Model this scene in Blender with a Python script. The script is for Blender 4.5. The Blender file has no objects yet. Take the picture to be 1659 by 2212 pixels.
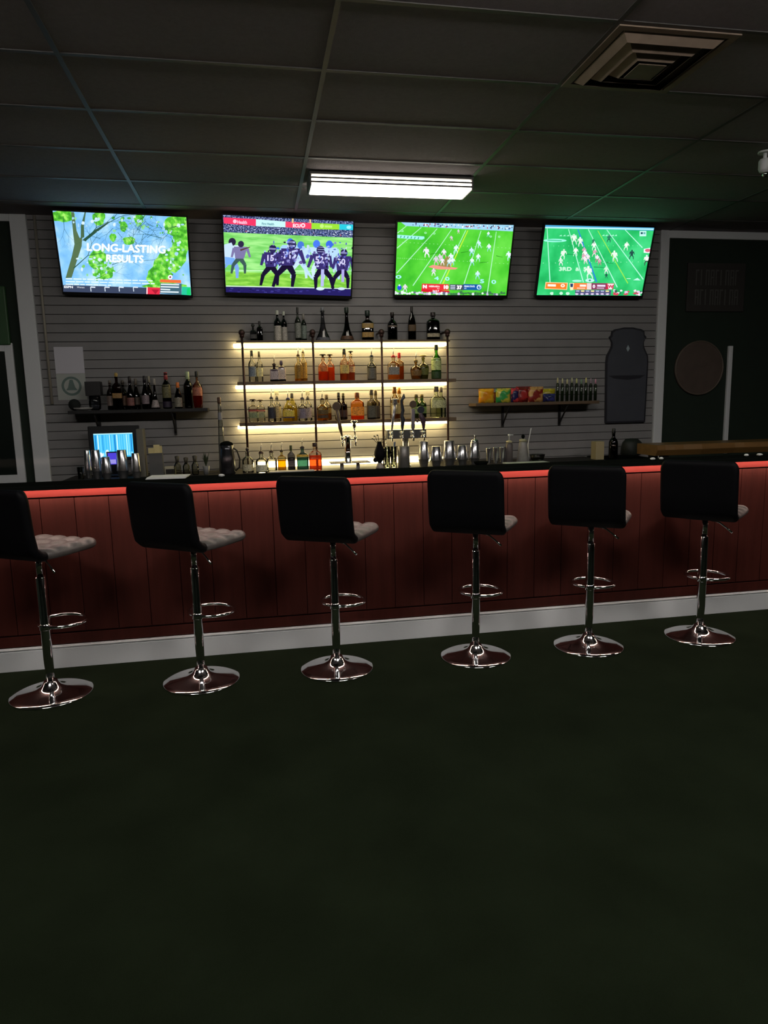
import bpy, bmesh, math, random
from mathutils import Vector, Matrix, Euler
random.seed(7)
PI = math.pi
SC = bpy.context.scene
C = SC.collection
R = math.radians

# ------------------------------------------------------------------ camera
IW, IH, F = 1659.0, 2212.0, 1490.0
PITCH, YAW, ROLL, HCAM = 0.1568, 0.1782, -0.0217, 1.5
fwd = Vector((math.sin(YAW)*math.cos(PITCH), math.cos(YAW)*math.cos(PITCH), -math.sin(PITCH)))
rt0 = Vector((math.cos(YAW), -math.sin(YAW), 0))
up0 = rt0.cross(fwd)
CR = math.cos(ROLL)*rt0 + math.sin(ROLL)*up0
CU = -math.sin(ROLL)*rt0 + math.cos(ROLL)*up0
cam = bpy.data.cameras.new('camera')
co = bpy.data.objects.new('camera', cam); C.objects.link(co)
M3 = Matrix((CR, CU, -fwd)).transposed()
co.matrix_world = Matrix.Translation((0, 0, HCAM)) @ M3.to_4x4()
cam.sensor_fit = 'VERTICAL'; cam.sensor_height = 36; cam.lens = 36*F/IH
cam.clip_start = .05; cam.clip_end = 60
SC.camera = co

def at(x, y, Y):                       # the point at depth Y seen at an image position
    d = CR*(x-IW/2) + CU*(IH/2-y) + fwd*F
    d = d*(Y/d.y)
    return Vector((d.x, Y, d.z+HCAM))

# ------------------------------------------------------------------ world, view
SC.view_settings.view_transform = 'Standard'
SC.view_settings.look = 'None'
SC.view_settings.gamma = 1
SC.view_settings.use_curve_mapping = False
SC.view_settings.exposure = 0.0
w = bpy.data.worlds.new('world'); SC.world = w; w.use_nodes = True
w.node_tree.nodes['Background'].inputs[0].default_value = (.5, .6, .8, 1)
w.node_tree.nodes['Background'].inputs[1].default_value = 0.0

# light strengths
S_LED = 15.5        # warm strips under the bottle shelves
S_LOW = 12.0        # strip along the back counter
S_FIX = 6.5        # wraparound ceiling fixture over the bar
S_BAR = 52.0       # red strip under the bar's overhang
S_TV = 1.1
S_FILL = 38.0      # unseen lights added over the open floor to brighten floor and baseboard

# ------------------------------------------------------------------ materials
def lin(c):
    return tuple((v/12.92 if v <= .04045 else ((v+.055)/1.055)**2.4) for v in c)
def hexc(h):
    return tuple(int(h[i:i+2], 16)/255 for i in (0, 2, 4))
_M = {}
def pbr(name, col, rough=.5, metal=0, bump=0, bscale=60, vary=0, vscale=8, spec=.5, sheen=0, coat=0, stretch=None):
    if name in _M: return _M[name]
    m = bpy.data.materials.new(name); m.use_nodes = True
    nt = m.node_tree; b = nt.nodes['Principled BSDF']
    b.inputs['Base Color'].default_value = (*col, 1)
    b.inputs['Roughness'].default_value = rough
    b.inputs['Metallic'].default_value = metal
    b.inputs['Specular IOR Level'].default_value = spec
    b.inputs['Coat Weight'].default_value = coat
    tc = nt.nodes.new('ShaderNodeTexCoord')
    src = tc.outputs['Object']
    if stretch:
        mp = nt.nodes.new('ShaderNodeMapping'); mp.inputs['Scale'].default_value = stretch
        nt.links.new(src, mp.inputs[0]); src = mp.outputs[0]
    if vary:
        n = nt.nodes.new('ShaderNodeTexNoise'); n.inputs['Scale'].default_value = vscale; n.inputs['Detail'].default_value = 5
        nt.links.new(src, n.inputs['Vector'])
        mx = nt.nodes.new('ShaderNodeMix'); mx.data_type = 'RGBA'
        mx.inputs[6].default_value = (*[c*(1-vary) for c in col], 1)
        mx.inputs[7].default_value = (*[min(1, c*(1+vary)) for c in col], 1)
        nt.links.new(n.outputs[0], mx.inputs[0]); nt.links.new(mx.outputs[2], b.inputs['Base Color'])
    if bump:
        n2 = nt.nodes.new('ShaderNodeTexNoise'); n2.inputs['Scale'].default_value = bscale; n2.inputs['Detail'].default_value = 4
        nt.links.new(src, n2.inputs['Vector'])
        bp = nt.nodes.new('ShaderNodeBump'); bp.inputs['Strength'].default_value = bump; bp.inputs['Distance'].default_value = .01
        nt.links.new(n2.outputs[0], bp.inputs['Height']); nt.links.new(bp.outputs[0], b.inputs['Normal'])
    _M[name] = m; return m
def emit(name, col, s):
    if name in _M: return _M[name]
    m = bpy.data.materials.new(name); m.use_nodes = True; nt = m.node_tree
    nt.nodes.remove(nt.nodes['Principled BSDF'])
    e = nt.nodes.new('ShaderNodeEmission'); e.inputs[0].default_value = (*col, 1); e.inputs[1].default_value = s
    nt.links.new(e.outputs[0], nt.nodes['Material Output'].inputs[0]); _M[name] = m; return m
def glass(name, tint, rough=.05):
    """thin glass: tinted see-through body with a fresnel reflection, deeper tint at grazing angles"""
    if name in _M: return _M[name]
    m = bpy.data.materials.new(name); m.use_nodes = True; nt = m.node_tree
    nt.nodes.remove(nt.nodes['Principled BSDF'])
    tr = nt.nodes.new('ShaderNodeBsdfTransparent'); gl = nt.nodes.new('ShaderNodeBsdfGlossy')
    gl.inputs['Roughness'].default_value = rough; gl.inputs['Color'].default_value = (.9, .9, .9, 1)
    lw = nt.nodes.new('ShaderNodeLayerWeight'); lw.inputs[0].default_value = .35
    mx = nt.nodes.new('ShaderNodeMix'); mx.data_type = 'RGBA'
    mx.inputs[6].default_value = (*tint, 1); mx.inputs[7].default_value = (*[t*.68 for t in tint], 1)
    nt.links.new(lw.outputs['Facing'], mx.inputs[0]); nt.links.new(mx.outputs[2], tr.inputs[0])
    fr = nt.nodes.new('ShaderNodeFresnel'); fr.inputs[0].default_value = 1.5
    ms = nt.nodes.new('ShaderNodeMixShader')
    nt.links.new(fr.outputs[0], ms.inputs[0]); nt.links.new(tr.outputs[0], ms.inputs[1]); nt.links.new(gl.outputs[0], ms.inputs[2])
    nt.links.new(ms.outputs[0], nt.nodes['Material Output'].inputs[0]); _M[name] = m; return m
def liquid(name, col, dens=.5):
    if name in _M: return _M[name]
    m = bpy.data.materials.new(name); m.use_nodes = True; nt = m.node_tree
    nt.nodes.remove(nt.nodes['Principled BSDF'])
    tr = nt.nodes.new('ShaderNodeBsdfTransparent'); tr.inputs[0].default_value = (*[c**.7 for c in col], 1)
    tl = nt.nodes.new('ShaderNodeBsdfTranslucent'); tl.inputs[0].default_value = (*col, 1)
    df = nt.nodes.new('ShaderNodeBsdfDiffuse'); df.inputs[0].default_value = (*col, 1)
    m1 = nt.nodes.new('ShaderNodeMixShader'); m1.inputs[0].default_value = .4
    nt.links.new(tl.outputs[0], m1.inputs[1]); nt.links.new(df.outputs[0], m1.inputs[2])
    m2 = nt.nodes.new('ShaderNodeMixShader'); m2.inputs[0].default_value = dens
    nt.links.new(tr.outputs[0], m2.inputs[1]); nt.links.new(m1.outputs[0], m2.inputs[2])
    nt.links.new(m2.outputs[0], nt.nodes['Material Output'].inputs[0]); _M[name] = m; return m
def label_mat(h):
    """printed paper label: flat colour with dark printed marks"""
    nm = 'label_'+h
    if nm in _M: return _M[nm]
    m = pbr(nm, lin(hexc(h)), .55); nt = m.node_tree; b = nt.nodes['Principled BSDF']
    tc = nt.nodes.new('ShaderNodeTexCoord'); mp = nt.nodes.new('ShaderNodeMapping'); mp.inputs['Scale'].default_value = (60, 60, 150)
    n = nt.nodes.new('ShaderNodeTexNoise'); n.inputs['Scale'].default_value = 1.6; n.inputs['Detail'].default_value = 2
    r = nt.nodes.new('ShaderNodeValToRGB'); r.color_ramp.elements[0].position = .38; r.color_ramp.elements[1].position = .46
    c = lin(hexc(h)); r.color_ramp.elements[0].color = (*[v*.25 for v in c], 1); r.color_ramp.elements[1].color = (*c, 1)
    nt.links.new(tc.outputs['Object'], mp.inputs[0]); nt.links.new(mp.outputs[0], n.inputs['Vector'])
    nt.links.new(n.outputs[0], r.inputs[0]); nt.links.new(r.outputs[0], b.inputs['Base Color'])
    return m
def flat(h, rough=.5, metal=0, pre='paint_'):
    return pbr(pre+h, lin(hexc(h)), rough, metal)

m_slat = pbr('slatwall_grey', (.245, .236, .240), .7, bump=.15, bscale=90, vary=.12, vscale=6)
m_groove = pbr('groove_dark', (.02, .018, .016), .8)
m_green = pbr('dark_green_wall', (.008, .018, .010), .8, vary=.3, bump=.2, bscale=300)
m_white = pbr('white_trim', (.70, .71, .73), .5, bump=.05, bscale=120)
m_tile = pbr('ceiling_tile', (.25, .218, .236), .9, bump=.5, bscale=220, vary=.15, vscale=40)
m_tbar = pbr('ceiling_grid', (.09, .085, .082), .5)
m_turf = pbr('green_turf', (.0205, .0290, .0155), .95, spec=.02, bump=1.0, bscale=500, vary=.45, vscale=3)
m_wood = pbr('mahogany_panel', (.068, .0155, .0115), .55, spec=.15, bump=.08, bscale=30, vary=.35, vscale=4, stretch=(6, 6, .6))
m_woodrail = pbr('mahogany_rail', (.15, .021, .017), .75, spec=.08, vary=.2, vscale=6, stretch=(.6, 6, 6))
m_black = pbr('black_laminate', (.006, .007, .006), .9, spec=.0)
m_blackm = pbr('black_metal', (.012, .011, .012), .45, metal=.3)
m_pipe = pbr('dark_iron_pipe', (.07, .035, .03), .45, metal=.6, bump=.1)
m_plank = pbr('stained_plank', (.12, .075, .04), .5, vary=.3, vscale=6, stretch=(.6, 6, 6))
m_chrome = pbr('chrome', (.85, .85, .86), .08, metal=1)
m_steel = pbr('brushed_steel', (.62, .62, .64), .2, metal=.93)
m_poly = pbr('black_leather', (.0025, .0025, .0035), .6, spec=.1, bump=.1, bscale=150)
m_seat = pbr('grey_leather', (.105, .094, .090), .42, bump=.1, bscale=150, vary=.15, vscale=30)
m_tvb = pbr('tv_black_plastic', (.008, .008, .009), .35)
m_counter = pbr('back_counter_top', (.02, .018, .016), .6, spec=.2)
m_paper = pbr('white_paper', (.7, .7, .68), .7)
m_led = emit('warm_led', (1, .77, .33), S_LED)
m_ledlow = emit('warm_led_low', (1, .82, .40), S_LOW)
m_red = emit('bar_led', (1, .74, .62), S_BAR)

# ------------------------------------------------------------------ mesh builder
class MB:
    def __init__(s): s.bm = bmesh.new(); s.mats = []
    def mi(s, m):
        if m not in s.mats: s.mats.append(m)
        return s.mats.index(m)
    def face(s, vs, m, smooth=False):
        try: f = s.bm.faces.new(vs)
        except ValueError: return
        f.material_index = s.mi(m); f.smooth = smooth
    def box(s, x0, x1, y0, y1, z0, z1, m, T=None):
        v = [Vector((x, y, z)) for x in (x0, x1) for y in (y0, y1) for z in (z0, z1)]
        if T: v = [T @ p for p in v]
        v = [s.bm.verts.new(p) for p in v]
        for q in ((0, 1, 3, 2), (4, 6, 7, 5), (0, 4, 5, 1), (2, 3, 7, 6), (0, 2, 6, 4), (1, 5, 7, 3)):
            s.face([v[i] for i in q], m)
        return s
    def rings(s, rr, m, cap=True, smooth=True, close=False):
        vs = [[s.bm.verts.new(p) for p in r] for r in rr]
        n = len(vs[0])
        pairs = list(zip(vs[:-1], vs[1:])) + ([(vs[-1], vs[0])] if close else [])
        for a, b in pairs:
            for i in range(n):
                s.face([a[i], a[(i+1) % n], b[(i+1) % n], b[i]], m, smooth)
        if cap and not close: s.face(vs[0][::-1], m); s.face(vs[-1], m)
        return s
    def tube(s, pts, r, m, seg=10, closed=False):
        pts = [Vector(p) for p in pts]; n = len(pts)
        rs = r if isinstance(r, (list, tuple)) else [r]*n
        rr = []; up = Vector((0, 0, 1)); prev = None
        for i, p in enumerate(pts):
            if closed: t = pts[(i+1) % n]-pts[i-1]
            else: t = pts[min(i+1, n-1)]-pts[max(i-1, 0)]
            t.normalize()
            a = prev if prev is not None else (up.cross(t) if abs(t.z) < .95 else Vector((1, 0, 0)))
            a = (a - t*a.dot(t)).normalized(); prev = a
            b = t.cross(a)
            rr.append([p+(a*math.cos(k*2*PI/seg)+b*math.sin(k*2*PI/seg))*rs[i] for k in range(seg)])
        return s.rings(rr, m, close=closed)
    def lathe(s, prof, m, c=(0, 0, 0), seg=20, p=2.0, dy=1.0, arc=None, smooth=True, cap=True):
        """profile (r,z) around z; p>2 makes the section squarish, dy flattens it"""
        def pt(r, z, a):
            ca, sa = math.cos(a), math.sin(a)
            k = (abs(ca)**p+abs(sa)**p)**(-1/p)
            return Vector((c[0]+r*k*ca, c[1]+r*k*sa*dy, c[2]+z))
        if arc:
            vs = [[s.bm.verts.new(pt(r, z, -PI/2+arc*(2*i/seg-1))) for i in range(seg+1)] for r, z in prof]
            for a, b in zip(vs[:-1], vs[1:]):
                for i in range(seg): s.face([a[i], a[i+1], b[i+1], b[i]], m, smooth)
            return s
        off = PI/seg if p > 2 else 0
        return s.rings([[pt(max(r, 1e-4), z, off+i*2*PI/seg) for i in range(seg)] for r, z in prof], m, cap, smooth)
    def ball(s, c, r, m, seg=12, sz=1.0):
        n = seg//2
        return s.lathe([(r*math.sin(PI*(i+.02)/(n+.04)), -r*sz*math.cos(PI*(i+.02)/(n+.04))) for i in range(n+1)], m, c, seg)
    def build(s, name, parent=None, loc=None, bevel=0, bseg=2):
        bmesh.ops.recalc_face_normals(s.bm, faces=s.bm.faces)
        me = bpy.data.meshes.new(name); s.bm.to_mesh(me); s.bm.free()
        for m in s.mats: me.materials.append(m)
        o = bpy.data.objects.new(name, me); C.objects.link(o)
        if parent: o.parent = parent
        if loc: o.location = loc
        if bevel:
            b = o.modifiers.new('bevel', 'BEVEL'); b.width = bevel; b.segments = bseg; b.limit_method = 'ANGLE'; b.angle_limit = R(35)
        return o
def thing(name, label, cat, loc=(0, 0, 0), rz=0, group=None):
    o = bpy.data.objects.new(name, None); C.objects.link(o); o.empty_display_size = .1
    o.location = loc; o.rotation_euler = (0, 0, rz); o['label'] = label; o['category'] = cat
    if group: o['group'] = group
    return o
def tag(o, label, cat, group=None):
    o['label'] = label; o['category'] = cat
    if group: o['group'] = group
    return o
def struct(o): o['kind'] = 'structure'; return o
def dup(root, loc, rz, label, group=None):
    r = root.copy(); C.objects.link(r); r.location = loc; r.rotation_euler = (0, 0, rz); r['label'] = label
    if group: r['group'] = group
    for ch in list(root.children):
        c = ch.copy(); C.objects.link(c); c.parent = r
        for g in list(ch.children):
            d = g.copy(); C.objects.link(d); d.parent = c
    return r

# ================================================================== ROOM
X0, X1, YB, YW, ZC = -4.0, 7.4, -4.0, 6.5, 3.11
WL, WR = -1.80, 3.97            # slatwall between the two white casings
struct(MB().box(X0-.1, X1+.1, YB-.1, YW+.2, -.1, 0, m_turf).build('floor'))
struct(MB().box(X0-.1, X1+.1, YB-.1, YW+.2, ZC, ZC+.1, m_tile).build('ceiling'))
struct(MB().box(X0-.1, X0, YB-.1, YW+.2, 0, ZC, m_green).build('wall_left'))
struct(MB().box(X1, X1+.1, YB-.1, YW+.2, 0, ZC, m_green).build('wall_right'))
struct(MB().box(X0, X1, YB-.1, YB, 0, ZC, m_green).build('wall_front'))
b = MB(); b.box(X0, X1, YW, YW+.2, 0, ZC, m_green)
o = struct(b.build('wall_back'))
b = MB(); b.box(WL, WR, YW-.006, YW-.0005, .0, ZC-.001, m_groove)
z = .55
while z < ZC-.01:
    z1 = min(z+.0762, ZC-.002)
    b.box(WL, WR, YW-.02, YW-.006, z+.006, z1, m_slat); z += .0762
struct(b.build('wall_slatted'))
# ceiling grid: 2 by 4 foot lay-in tiles
g = MB()
XA, YR = .4066, 3.0347
for k in range(-4, 6):
    x = XA+1.22*k
    if X0 < x < X1: g.box(x-.012, x+.012, YB, YW-.03, ZC-.005, ZC-.0005, m_tbar)
for j in range(-12, 6):
    y = YR+.61*j
    if YB < y < YW-.02: g.box(X0, X1, y-.012, y+.012, ZC-.0045, ZC-.0004, m_tbar)
struct(g.build('ceiling_grid'))
# casings
struct(MB().box(-1.93, -1.80, YW-.045, YW, 0, 3.108, m_white).build('trim_1', bevel=.006))
struct(MB().box(X0, -1.93, YW-.04, YW, 3.05, 3.108, m_white).build('trim_2', bevel=.005))
struct(MB().box(3.97, 4.065, YW-.045, YW, 0, 3.108, m_white).build('trim_3', bevel=.006))
struct(MB().box(4.065, X1, YW-.04, YW, 3.035, 3.108, m_white).build('trim_4', bevel=.005))
struct(MB().box(4.79, 4.835, YW-.03, YW, .9, 2.0, m_white).build('trim_5', bevel=.004))
# framed dark panel left of the bar
b = MB()
b.box(-2.075, -2.01, YW-.03, YW, .88, 2.07, m_white); b.box(-3.3, -3.235, YW-.03, YW, .88, 2.07, m_white)
b.box(-3.235, -2.075, YW-.03, YW, 2.0, 2.07, m_white); b.box(-3.235, -2.075, YW-.03, YW, .88, .95, m_white)
o = struct(b.build('window_1', bevel=.004))
MB().box(-3.235, -2.075, YW-.012, YW-.002, .95, 2.0, pbr('dark_pane', (.004, .009, .006), .35)).build('pane', o)

# ================================================================== LIGHT FIXTURES
def wraparound(label, loc, s, mat, L=1.19, W=.27, group=None):
    t = thing('ceiling_light', label, 'light', loc, 0, group)
    MB().box(0, L, -W/2-.0, W/2, -.018, 0, m_tbar).build('housing', t, bevel=.003)
    b = MB()
    b.box(.014, L-.014, -W/2+.012, W/2-.012, -.088, -.018, mat)
    b.build('diffuser', t, bevel=.01, bseg=3)
    for x in (0, L-.013):
        MB().box(x, x+.013, -W/2+.004, W/2-.004, -.091, -.018, m_tbar).build('end_cap', t, bevel=.003)
    for z in (-.040, -.068):
        MB().box(.013, L-.013, -W/2+.003, -W/2+.0125, z-.0048, z+.0048, m_groove).build('rib', t)
    return t
wraparound('bright white wraparound ceiling light glowing over the middle of the bar', (.445, 5.24, ZC-.0055), S_FIX,
           emit('fixture_glow', (1, .92, .78), S_FIX))
m_fill = emit('added_fill_glow', (1, .95, .88), S_FILL)
for i, x in enumerate((XA-2.44, XA, XA+2.44)):      # added fill lights, out of frame, shaped like the fitting over the bar
    wraparound('added out-of-frame white wraparound fill light over the open floor, %s of three' % ('left', 'middle', 'right')[i],
               (x+.015, YR-.61*2.5+.06, ZC-.0055), S_FILL, m_fill, group='added fill lights over the open floor')

# air diffuser
t = thing('air_vent', 'square dusty beige ceiling air vent with stepped concentric louvres', 'vent', (1.935, 3.345, ZC-.0055))
mv = pbr('vent_beige', (.27, .20, .15), .55, vary=.35, vscale=14)
def sq_ring(b, r0, z0, r1, z1, th, m):
    for k in range(4):
        T = Matrix.Rotation(k*PI/2, 4, 'Z')
        P = [(-r0, -r0, z0), (r0, -r0, z0), (r1, -r1, z1), (-r1, -r1, z1)]
        v = [b.bm.verts.new(T @ Vector(p)) for p in P]; u = [b.bm.verts.new(T @ Vector((p[0], p[1], p[2]+th))) for p in P]
        b.face(v, m); b.face(u[::-1], m)
        for i in range(4): b.face([v[i], v[(i+1) % 4], u[(i+1) % 4], u[i]], m)
b = MB(); sq_ring(b, .298, -.006, .262, -.006, .006, mv); b.build('frame', t)
MB().box(-.262, .262, -.262, .262, -.001, 0, m_groove).build('backing', t)
for r0, r1, za, zb in ((.262, .215, -.006, -.03), (.20, .15, -.012, -.036), (.138, .09, -.016, -.042)):
    b = MB(); sq_ring(b, r0-.012, za+.004, r1, zb, .0025, mv); b.build('louvre', t)
MB().box(-.072, .072, -.072, .072, -.047, -.043, mv).build('centre_plate', t, bevel=.002)

# emergency light / camera at the right of the ceiling
t = thing('security_camera', 'small white security camera hanging from the ceiling at the right edge', 'camera', (3.43, 4.38, ZC-.0055))
MB().lathe([(.045, -.012), (.045, 0)], m_white, seg=20).build('mount', t)
MB().tube([(0, 0, -.012), (0, 0, -.05)], .012, m_white).build('arm', t)
MB().lathe([(.001, -.13), (.03, -.128), (.038, -.11), (.038, -.06), (.03, -.048), (.001, -.046)], m_white, seg=20).build('body', t)
MB().ball((0, -.01, -.145), .020, m_chrome).build('lens', t)

# ================================================================== TELEVISIONS
_txt = {}
def text_polys(s):
    """outline of a line of lettering as triangles, cap height 1, starts at x=0"""
    if s in _txt: return _txt[s]
    cu = bpy.data.curves.new('t', 'FONT'); cu.body = s; cu.size = 1.0; cu.resolution_u = 3
    ob = bpy.data.objects.new('t', cu); C.objects.link(ob)
    dg = bpy.context.evaluated_depsgraph_get()
    me = bpy.data.meshes.new_from_object(ob.evaluated_get(dg))
    vs = [(v.co.x, v.co.y) for v in me.vertices]; fs = [tuple(p.vertices) for p in me.polygons]
    bpy.data.objects.remove(ob); bpy.data.curves.remove(cu); bpy.data.meshes.remove(me)
    _txt[s] = (vs, fs, max([v[0] for v in vs]+[.1])); return _txt[s]

class Canvas:
    """flat picture on a screen; q = corners TL,TR,BR,BL of the layout frame, layers stacked a hair apart"""
    def __init__(s, w, h, q, base, S=None):
        s.b = MB(); s.w, s.h, s.q, s.n, s.S = w, h, q, 0, S if S is not None else S_TV
        s.quad([q[0], q[1], q[2], q[3]], base)
    def uv(s, x, y):
        (ax, ay), (bx, by), (cx, cy), (dx, dy) = s.q
        u = v = .5
        for _ in range(8):
            px = (1-v)*((1-u)*ax+u*bx)+v*((1-u)*dx+u*cx); py = (1-v)*((1-u)*ay+u*by)+v*((1-u)*dy+u*cy)
            ux = (1-v)*(bx-ax)+v*(cx-dx); uy = (1-v)*(by-ay)+v*(cy-dy)
            vx = (1-u)*(dx-ax)+u*(cx-bx); vy = (1-u)*(dy-ay)+u*(cy-by)
            D = ux*vy-uy*vx; ex, ey = x-px, y-py
            u += (ex*vy-ey*vx)/D; v += (ux*ey-uy*ex)/D
        return min(1, max(0, u)), min(1, max(0, v))
    def mat(s, c):
        if not isinstance(c, str): return c
        return emit('glow_%s_%g' % (c, s.S), lin(hexc(c)), s.S)
    def P(s, x, y):
        u, v = s.uv(x, y)
        return s.b.bm.verts.new(((u-.5)*s.w, -s.n*.00002, (.5-v)*s.h))
    def quad(s, pts, c):
        s.n += 1; m = s.mat(c); s.b.face([s.P(*p) for p in pts], m)
    poly = quad
    def rect(s, x0, y0, x1, y1, c): s.quad([(x0, y0), (x1, y0), (x1, y1), (x0, y1)], c)
    def line(s, x0, y0, x1, y1, w, c, w2=None):
        w2 = w if w2 is None else w2
        dx, dy = x1-x0, y1-y0; L = math.hypot(dx, dy) or 1; nx, ny = -dy/L/2, dx/L/2
        s.quad([(x0+nx*w, y0+ny*w), (x1+nx*w2, y1+ny*w2), (x1-nx*w2, y1-ny*w2), (x0-nx*w, y0-ny*w)], c)
    def disc(s, x, y, rx, ry, c, n=12, jag=0):
        s.quad([(x+rx*(1+random.uniform(-jag, jag))*math.cos(k*2*PI/n), y+ry*(1+random.uniform(-jag, jag))*math.sin(k*2*PI/n)) for k in range(n)], c)
    def text(s, x, y, h, t, c, sx=1.0, slope=0.0, bold=0):
        vs, fs, W = text_polys(t); m = s.mat(c)
        for off in ([(0, 0), (bold, 0), (-bold, 0), (0, bold), (0, -bold)] if bold else [(0, 0)]):
            s.n += 1
            P = [s.P(x+(vx*h*1.4*sx)+off[0], y-vy*h*1.4+off[1]+slope*vx*h*1.4*sx) for vx, vy in vs]
            for f in fs: s.b.face([P[i] for i in f], m)
    def player(s, x, y, h, top, leg, helm, lean=0.0):
        """footballer: y = feet, h = height"""
        l = lean*h
        for d in (-1, 1):
            kx = x+d*.13*h+l*.2
            s.line(x+l*.5, y-.5*h, kx+d*.04*h, y-.27*h, .15*h, leg, .10*h); s.line(kx+d*.04*h, y-.28*h, x+d*.20*h-l*.3, y, .10*h, leg, .06*h)
        s.quad([(x-.20*h+l, y-.82*h), (x+.20*h+l, y-.82*h), (x+.13*h+l*.5, y-.46*h), (x-.13*h+l*.5, y-.46*h)], top)
        for d in (-1, 1): s.line(x+d*.19*h+l, y-.78*h, x+d*.27*h+l*1.2, y-.5*h, .09*h, top, .06*h)
        s.disc(x+l*1.2, y-.9*h, .09*h, .10*h, helm)
def screen_noise(name, cols, scale, S=None, stretch=(1, 1, 1), detail=3):
    S = S_TV if S is None else S
    m = bpy.data.materials.new(name); m.use_nodes = True; nt = m.node_tree
    nt.nodes.remove(nt.nodes['Principled BSDF'])
    tc = nt.nodes.new('ShaderNodeTexCoord'); mp = nt.nodes.new('ShaderNodeMapping'); mp.inputs['Scale'].default_value = stretch
    n = nt.nodes.new('ShaderNodeTexNoise'); n.inputs['Scale'].default_value = scale; n.inputs['Detail'].default_value = detail
    r = nt.nodes.new('ShaderNodeValToRGB'); e = nt.nodes.new('ShaderNodeEmission'); e.inputs[1].default_value = S
    el = r.color_ramp.elements
    for i, (p, c) in enumerate(cols):
        x = el[i] if i < 2 else el.new(p)
        x.position = p; x.color = (*lin(hexc(c)), 1)
    nt.links.new(tc.outputs['Object'], mp.inputs[0]); nt.links.new(mp.outputs[0], n.inputs['Vector'])
    nt.links.new(n.outputs[0], r.inputs[0]); nt.links.new(r.outputs[0], e.inputs[0])
    nt.links.new(e.outputs[0], nt.nodes['Material Output'].inputs[0]); return m
def television(cx, w, label, paint, q, base, roll=0, h=.628, dz=0):
    a = R(17.2)
    t = thing('television', label, 'television', (cx, 6.318, 2.772+dz), 0, 'televisions hung in a row under the ceiling')
    t.rotation_euler = Euler((a, R(roll), 0), 'XYZ')
    t.rotation_euler = (Matrix.Rotation(a, 3, 'X') @ Matrix.Rotation(R(roll), 3, 'Y')).to_euler()
    b = MB(); bz, bb = .012, .026
    b.box(-w/2-bz, w/2+bz, .004, .030, -h/2-bb, h/2+bz, m_tvb)
    b.box(-w/2-bz, -w/2, -.010, .004, -h/2-bb, h/2+bz, m_tvb); b.box(w/2, w/2+bz, -.010, .004, -h/2-bb, h/2+bz, m_tvb)
    b.box(-w/2, w/2, -.010, .004, h/2, h/2+bz, m_tvb); b.box(-w/2, w/2, -.010, .004, -h/2-bb, -h/2, m_tvb)
    b.build('frame', t)
    MB().box(-w*.36, w*.36, .030, .068, -h*.40, h*.16, m_tvb).build('rear_housing', t, bevel=.012)
    cv = Canvas(w, h, q, base); paint(cv)
    cv.b.build('screen', t)
    MB().box(-.13, .13, .068, .085, -.10, .08, m_blackm).build('wall_bracket', t)
    return t

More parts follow.
